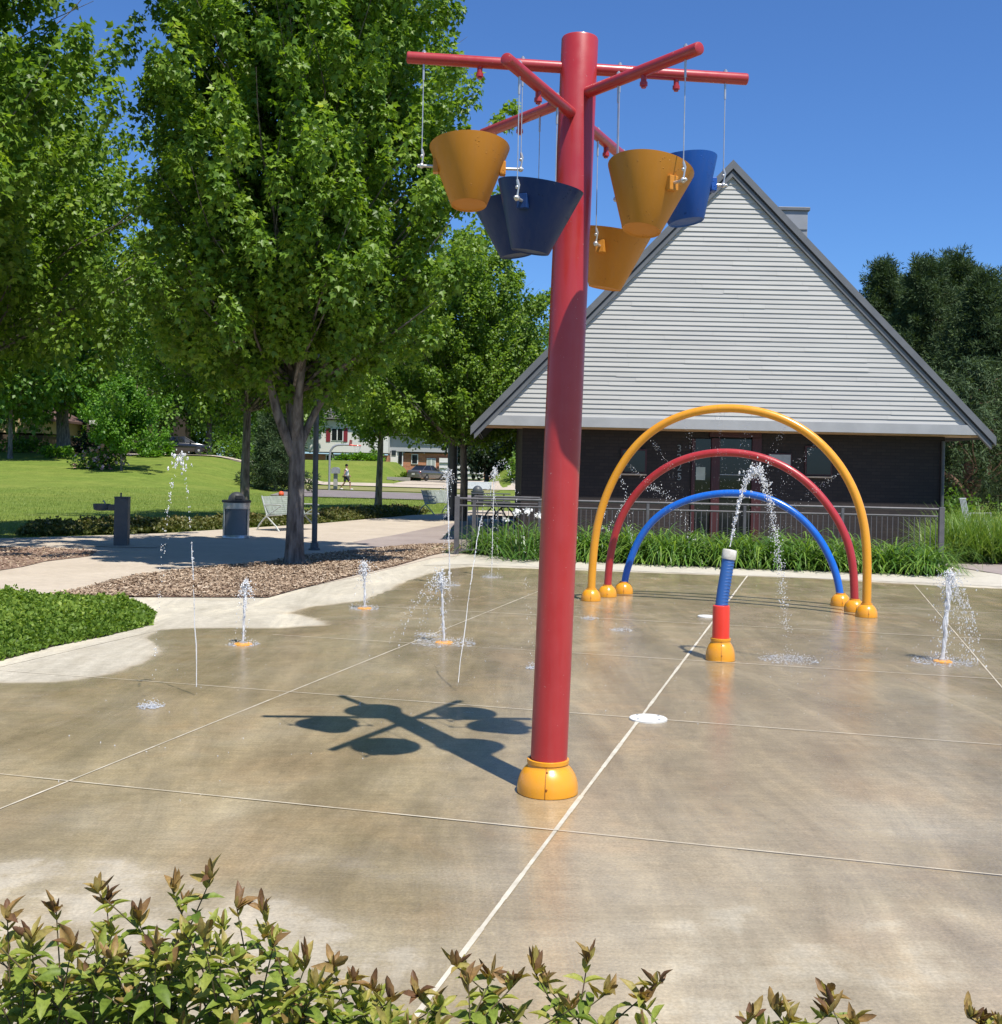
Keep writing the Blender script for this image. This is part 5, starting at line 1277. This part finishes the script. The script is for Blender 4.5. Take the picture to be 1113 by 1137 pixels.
fg_shrub(640, [(592,1076,2.8),(603,1092,2.75),(653,1066,2.85),(678,1100,2.8),(708,1108,2.8),(733,1092,2.8),(640,1118,2.7)], (570, 735, oC, 42), 3, 'bronze tipped shrub right of the white joint, under the red post')
oD = lambda x: float(np.interp(x, [820,900,960], [1132,1122,1136]))
fg_shrub(895, [(836,1128,2.8),(858,1120,2.8),(880,1130,2.75),(918,1102,2.85),(926,1122,2.8),(950,1132,2.8)], (830, 965, oD, 14), 4, 'small bronze tips showing right of centre at the bottom edge')
fg_shrub(1080, [(1074,1128,2.8),(1090,1136,2.8),(1110,1140,2.8)], (1065, 1130, lambda x: 1145, 8), 6, 'tiny bronze tip at the bottom right corner')
# ------------------------------------------------------------------ water
M['nozzle'] = pm('orange_nozzle_ring', (.80,.36,.06), .35)
ICO = None
def ico_arr():
    bm = bmesh.new(); bmesh.ops.create_icosphere(bm, subdivisions=1, radius=1); V = np.array([v.co[:] for v in bm.verts]); Fc = np.array([[v.index for v in f.verts] for f in bm.faces]); bm.free(); return V, Fc
IV, IF = ico_arr()
def drops(P, r, name, m, par, stretch=None, D=None):
    P = np.asarray(P); n = len(P); r = np.asarray(r)
    sc = r[:,None,None]*IV[None]*(1+rng.uniform(-.3,.3,(n,1,3)))
    if stretch is not None: sc = sc*np.array([[[1,1,stretch]]])
    V = P[:,None,:]+sc; Fc = (IF[None]+(np.arange(n)*len(IV))[:,None,None]).reshape(-1,3)
    o = np_mesh(name, V.reshape(-1,3), Fc, m, par, smooth=True); o['kind'] = 'stuff'; return o
def strand(pts, r0, r1, b, jit=.3, n=5):
    k = len(pts); b.tube(pts, [max(.0012, (r0+(r1-r0)*i/(k-1))*random.uniform(1-jit, 1+jit)) for i in range(k)], n)
def splash(par, R_, n, hh=.05, c=(0,0), asp=1.0, zo=0):
    a = rng.uniform(0, 6.283, n); rr = R_*np.sqrt(rng.random(n))*(.35+.65*rng.random(n)**.3)
    P = np.column_stack([c[0]+rr*np.cos(a)*asp, c[1]+rr*np.sin(a), zo+.004+hh*rng.random(n)**3])
    drops(P, rng.uniform(.0018,.0048,n), 'splash', M['film'], par)
    k = n//3; a = rng.uniform(0, 6.283, k); rr = R_*.9*np.sqrt(rng.random(k)); P = np.column_stack([c[0]+rr*np.cos(a)*asp, c[1]+rr*np.sin(a), np.full(k,zo+.004)])
    V = P[:,None,:]+IV[None]*np.array([[[1,1,.16]]])*rng.uniform(.005,.015,k)[:,None,None]
    np_mesh('foam', V.reshape(-1,3), (IF[None]+(np.arange(k)*len(IV))[:,None,None]).reshape(-1,3), M['film'], par, smooth=True)['kind'] = 'stuff'
def nozzle(p, label, r=.085):
    o = empty('ground_nozzle', p, 0, label, 'nozzle', 'orange ground nozzles')
    b = MB(); b.lathe([(r,.0),(r,.008),(r-.008,.014),(.03,.018)], (0,0,0), 28, cap0=False, cap1=False); b.build('ring', M['nozzle'], o, True, 30)
    b = MB(); b.lathe([(.03,.012),(.03,.03),(.012,.032),(.012,.02)], (0,0,0), 16, cap0=False); b.build('jet_tip', M['steel'], o, True)
def jet(pb, pt, label, seed, w_=.03, top=.11, fall=1.0, sR=.22, nd=160, nozl=None, fallx=0.0):
    """vertical bubbling jet: solid column, torn head, falling beads"""
    global rng; rng = np.random.default_rng(seed); random.seed(seed)
    base = G(*pb); tip = at(pt[0], pt[1], base.y)-base; h = tip.z
    if nozl: nozzle(base, nozl)
    o = empty('water_jet', base, 0, label, 'water jet', 'bubbling ground jets')
    b = MB()
    for k in range(4):
        pts = []
        for i in range(18):
            t = i/17; s_ = w_*(.15+.9*t)*.5; pts.append(Vector((tip.x*t+random.gauss(0, s_), tip.y*t+random.gauss(0, s_), h*.93*t+.01)))
        strand([Vector(p) for p in smooth_path(pts, 26, 1)], w_*.30, w_*.26, b, .45, 6)
    b.build('column', M['water'], o, True)
    hd = []; hr = []         # torn frothy head: many small overlapping lumps
    for k in range(26):
        c = Vector((tip.x+random.gauss(0, top*.34), random.gauss(0, top*.3), h-abs(random.gauss(0, top*.8)))); dd = Vector((random.gauss(0,.5), random.gauss(0,.4), -.6-random.random()))*.014
        for i in range(9):
            q_ = c+dd*i+Vector((random.gauss(0,.007), random.gauss(0,.007), random.gauss(0,.007))); hd.append(tuple(q_)); hr.append(random.uniform(.003,.010)*(1-.05*i))
    drops(hd, hr, 'froth', M['water'], o)
    # beads that fall back in small arcs
    P = []; rr = []
    nrib = max(3, int(5*fall))
    for k in range(nrib):
        a = random.uniform(0, 6.28) if not fallx else (0 if fallx > 0 else math.pi)+random.gauss(0,.5); reach = random.uniform(.5,1)*sR*(.8+abs(fallx)); hz = h*random.uniform(.75,1.0)
        m_ = max(6, int(nd/nrib))
        for i in range(m_):
            t = random.random(); x = reach*t; z = hz*(1-t*t)
            P.append((tip.x*(1-t*.5)+x*math.cos(a)+random.gauss(0,.010), x*math.sin(a)+random.gauss(0,.010), max(.006, z+random.gauss(0,.015)))); rr.append(random.uniform(.0022,.0062))
    for i in range(nd//2):
        t = random.random(); P.append((tip.x*t+random.gauss(0, w_*(.6+1.3*t)), random.gauss(0, w_*(.6+1.3*t)), h*t)); rr.append(random.uniform(.0025,.007))
    drops(P, np.array(rr)*.8, 'beads', M['drops'], o, 1.9)
    splash(o, sR, int(260*sR/.2), .05)
    return o
jet((270,716),(273,643), 'bubbling jet nearest the low green bed at left', 1001, .024, .06, .8, .16, 110, 'orange nozzle ring under the jet by the low green bed')
jet((405,676),(405,622), 'jet rising in front of the bark mulch corner', 1002, .030, .10, 1.0, .20, 170, 'orange nozzle ring nearest the bark mulch')
jet((493,714),(490,631), 'jet with the widest splash ring, left of the red post', 1003, .028, .09, 1.5, .34, 260, 'orange nozzle ring inside the widest splash', -.9)
jet((1047,735),(1055,632), 'largest jet at the right edge of the pad', 1004, .046, .11, 1.8, .32, 620, 'orange nozzle ring at the right of the pad', .35)
jet((500,650),(497,520), 'thin tall far jet in front of the thick dark post', 1005, .016, .12, .6, .16, 200)
jet((546,641),(549,519), 'thin far jet in front of the left daylilies', 1006, .010, .05, .7, .18, 130)
def arcjet(p0, p1, hz, label, seed, name='water_arc', solid=.45, n=140, r=(.003,.006), head=.0, start=.01, sR=.14, grp='arching water streams', ns=0, z0=None, spread=.012, breakup=1.0):
    global rng; rng = np.random.default_rng(seed); random.seed(seed)
    p0 = Vector(p0); p1 = Vector(p1); o = empty(name, p0, 0, label, 'water stream', grp); D = p1-p0
    # ballistic: z = z0 + b t - c t^2, apex hz, lands at p1.z
    A_ = hz-p0.z; B_ = hz-p1.z; ta = math.sqrt(A_)/(math.sqrt(A_)+math.sqrt(B_)) if A_+B_ > 0 else .5
    c_ = B_/((1-ta)**2)
    def q(t): return Vector((D.x*t, D.y*t, hz-c_*(t-ta)**2-p0.z))
    b = MB(); t = start; k = 0
    while t < solid:
        L = random.uniform(.03, .07) if t > solid*.3 else .12
        pts = [q(t+L*i/5)+Vector((random.gauss(0,.002),random.gauss(0,.002),random.gauss(0,.002)))*(1+4*t) for i in range(6)]
        strand(pts, r[1]*.75, r[1]*.55, b, .35, 6); t += L*random.uniform(1.0, 1.1+.5*t)
    if head > 2:       # thick torn stream: lumps all along the path
        lp = []; lr = []
        for i in range(1500):
            t = .02+.93*random.random()**.9; p = q(t); s_ = .007+.016*t; lp.append((p.x+random.gauss(0,s_), p.y+random.gauss(0,s_), p.z+random.gauss(0,s_*1.3)+.012*math.sin(t*60))); lr.append(random.uniform(.002,.0095)*(1-.5*t))
        drops(lp, lr, 'froth', M['water'], o)
    b.build('stream', M['water'], o, True)
    T_ = solid*.6+(1-solid*.6)*rng.random(n)
    # beads gather in short bunches
    T_ = T_+.012*np.sin(T_*90*breakup); P = []; rr = []
    for t in T_:
        t = min(t, .995); p = q(t); s_ = spread*(.4+1.2*t); P.append((p.x+random.gauss(0,s_), p.y+random.gauss(0,s_), max(.005-p0.z, p.z+random.gauss(0,s_*1.6)))); rr.append(random.uniform(*r)*.8)
    if head:
        for i in range(int(30*head)):
            t = ta+random.gauss(0,.05*head); p = q(t); s_ = .022*head; P.append((p.x+random.gauss(0,s_), p.y+random.gauss(0,s_), p.z+random.gauss(0,s_))); rr.append(random.uniform(r[0], r[1]*1.9))
    drops(P, rr, 'beads', M['drops'], o, 1.7)
    if sR: splash(o, sR, int(180*sR/.14), .05, (D.x, D.y), zo=-p0.z)
    return o
arcjet(G(219,773), G(168,785), 1.70, 'tall thin stream rising over the trash can view at the left', 1101, n=230, solid=.16, head=1.2, r=(.0025,.0055), sR=.07, spread=.007)
arcjet(G(508,768), G(592,742), 1.72, 'slanting stream that starts beside the red post shadow', 1102, n=210, solid=.20, r=(.0022,.0045), sR=.08, spread=.010)
top = G(800,733)+Vector((.062,0,.985))
arcjet(top, G(876,733), 1.70, 'thick torn stream spurting from the white capped spray post', 1103, n=340, solid=.5, head=2.1, r=(.002,.0055), sR=.30, spread=.022)
b_ = None
yA = at(667,592,16.2); arcjet((yA.x,16.2,.75), (at(703,592,16.4).x,16.4,.62), at(686,529,16.2).z, 'small bead arc just inside the left leg of the yellow arch', 1104, n=130, solid=.06, r=(.004,.008), sR=0, spread=.018, start=.2)
arcjet((at(672,592,16.2).x,16.2,.75), (at(772,590,16.6).x,16.6,.62), at(735,541,16.2).z, 'wider bead arc crossing from the yellow arch to the blue arch', 1105, n=190, solid=.06, r=(.004,.008), sR=0, spread=.022, start=.2)
# fine sprays that fall inward from nozzles in the arches
def spray(P0, dx, dz, label, seed, L=1.0, n=70, reach=.25):
    global rng; rng = np.random.default_rng(seed); o = empty('arch_spray', P0, 0, label, 'water spray', 'fine sprays falling from the yellow arch')
    t = rng.random(n)**1.1*L; s_ = .012+.07*t*reach/.25
    P = np.column_stack([dx*t+rng.normal(0,1,n)*s_, rng.normal(0,1,n)*s_, dz*t-.55*t*t+rng.normal(0,1,n)*s_*.8])
    drops(P, rng.uniform(.0016,.0040,n)*(1.1-.3*t), 'beads', M['drops'], o)
PA = ARY[1]
names = ['lowest fine spray at the left of the yellow arch','fine spray from the upper left of the yellow arch','fine spray left of the top of the yellow arch','fine spray under the very top of the yellow arch',
         'fine spray just right of the yellow arch top','fine spray from the upper right of the yellow arch','fine spray above the right window, from the yellow arch','lowest fine spray at the right of the yellow arch']
for i, k in enumerate((24,30,37,43,48,54,60,66)):
    p = Vector(PA[k]); cx_ = (PA[0][0]+PA[-1][0])/2; d = Vector((cx_-p.x, 0, .9-p.z)); d.normalize()
    spray(p-Vector((0,0,.05)) if abs(d.x) < .5 else p+d*.055, d.x, d.z*.8, names[i], 1200+i, L=.95, n=130)
# stray droplets and small puddles of splash on the pad
for i, (px, py, r_, lb) in enumerate(((168,785,.10,'small splash left of the far end of the near diagonal joint'),(475,705,.16,'thin splash patch left of the wide splash ring'),(690,700,.14,'thin splash patch in front of the left arch feet'),(655,687,.12,'faint splash patch near the yellow arch left foot'))):
    rng = np.random.default_rng(1300+i); o = empty('water_splash', G(px,py), 0, lb, 'splash', 'small splashes on the pad'); splash(o, r_, 110, .03)
rng = np.random.default_rng(99); q = scatter([tuple(G(*p)[:2]) for p in ((0,800),(200,740),(520,700),(700,640),(1040,660),(1110,780),(800,830),(560,790),(250,900),(0,900))], 420)
o = drops(np.column_stack([q, np.full(len(q), .003)]), rng.uniform(.0015,.0045,len(q)), 'scattered_droplets', M['film'], None); tag(o, 'scattered water droplets lying on the wet pad', 'water droplets', kind='stuff')
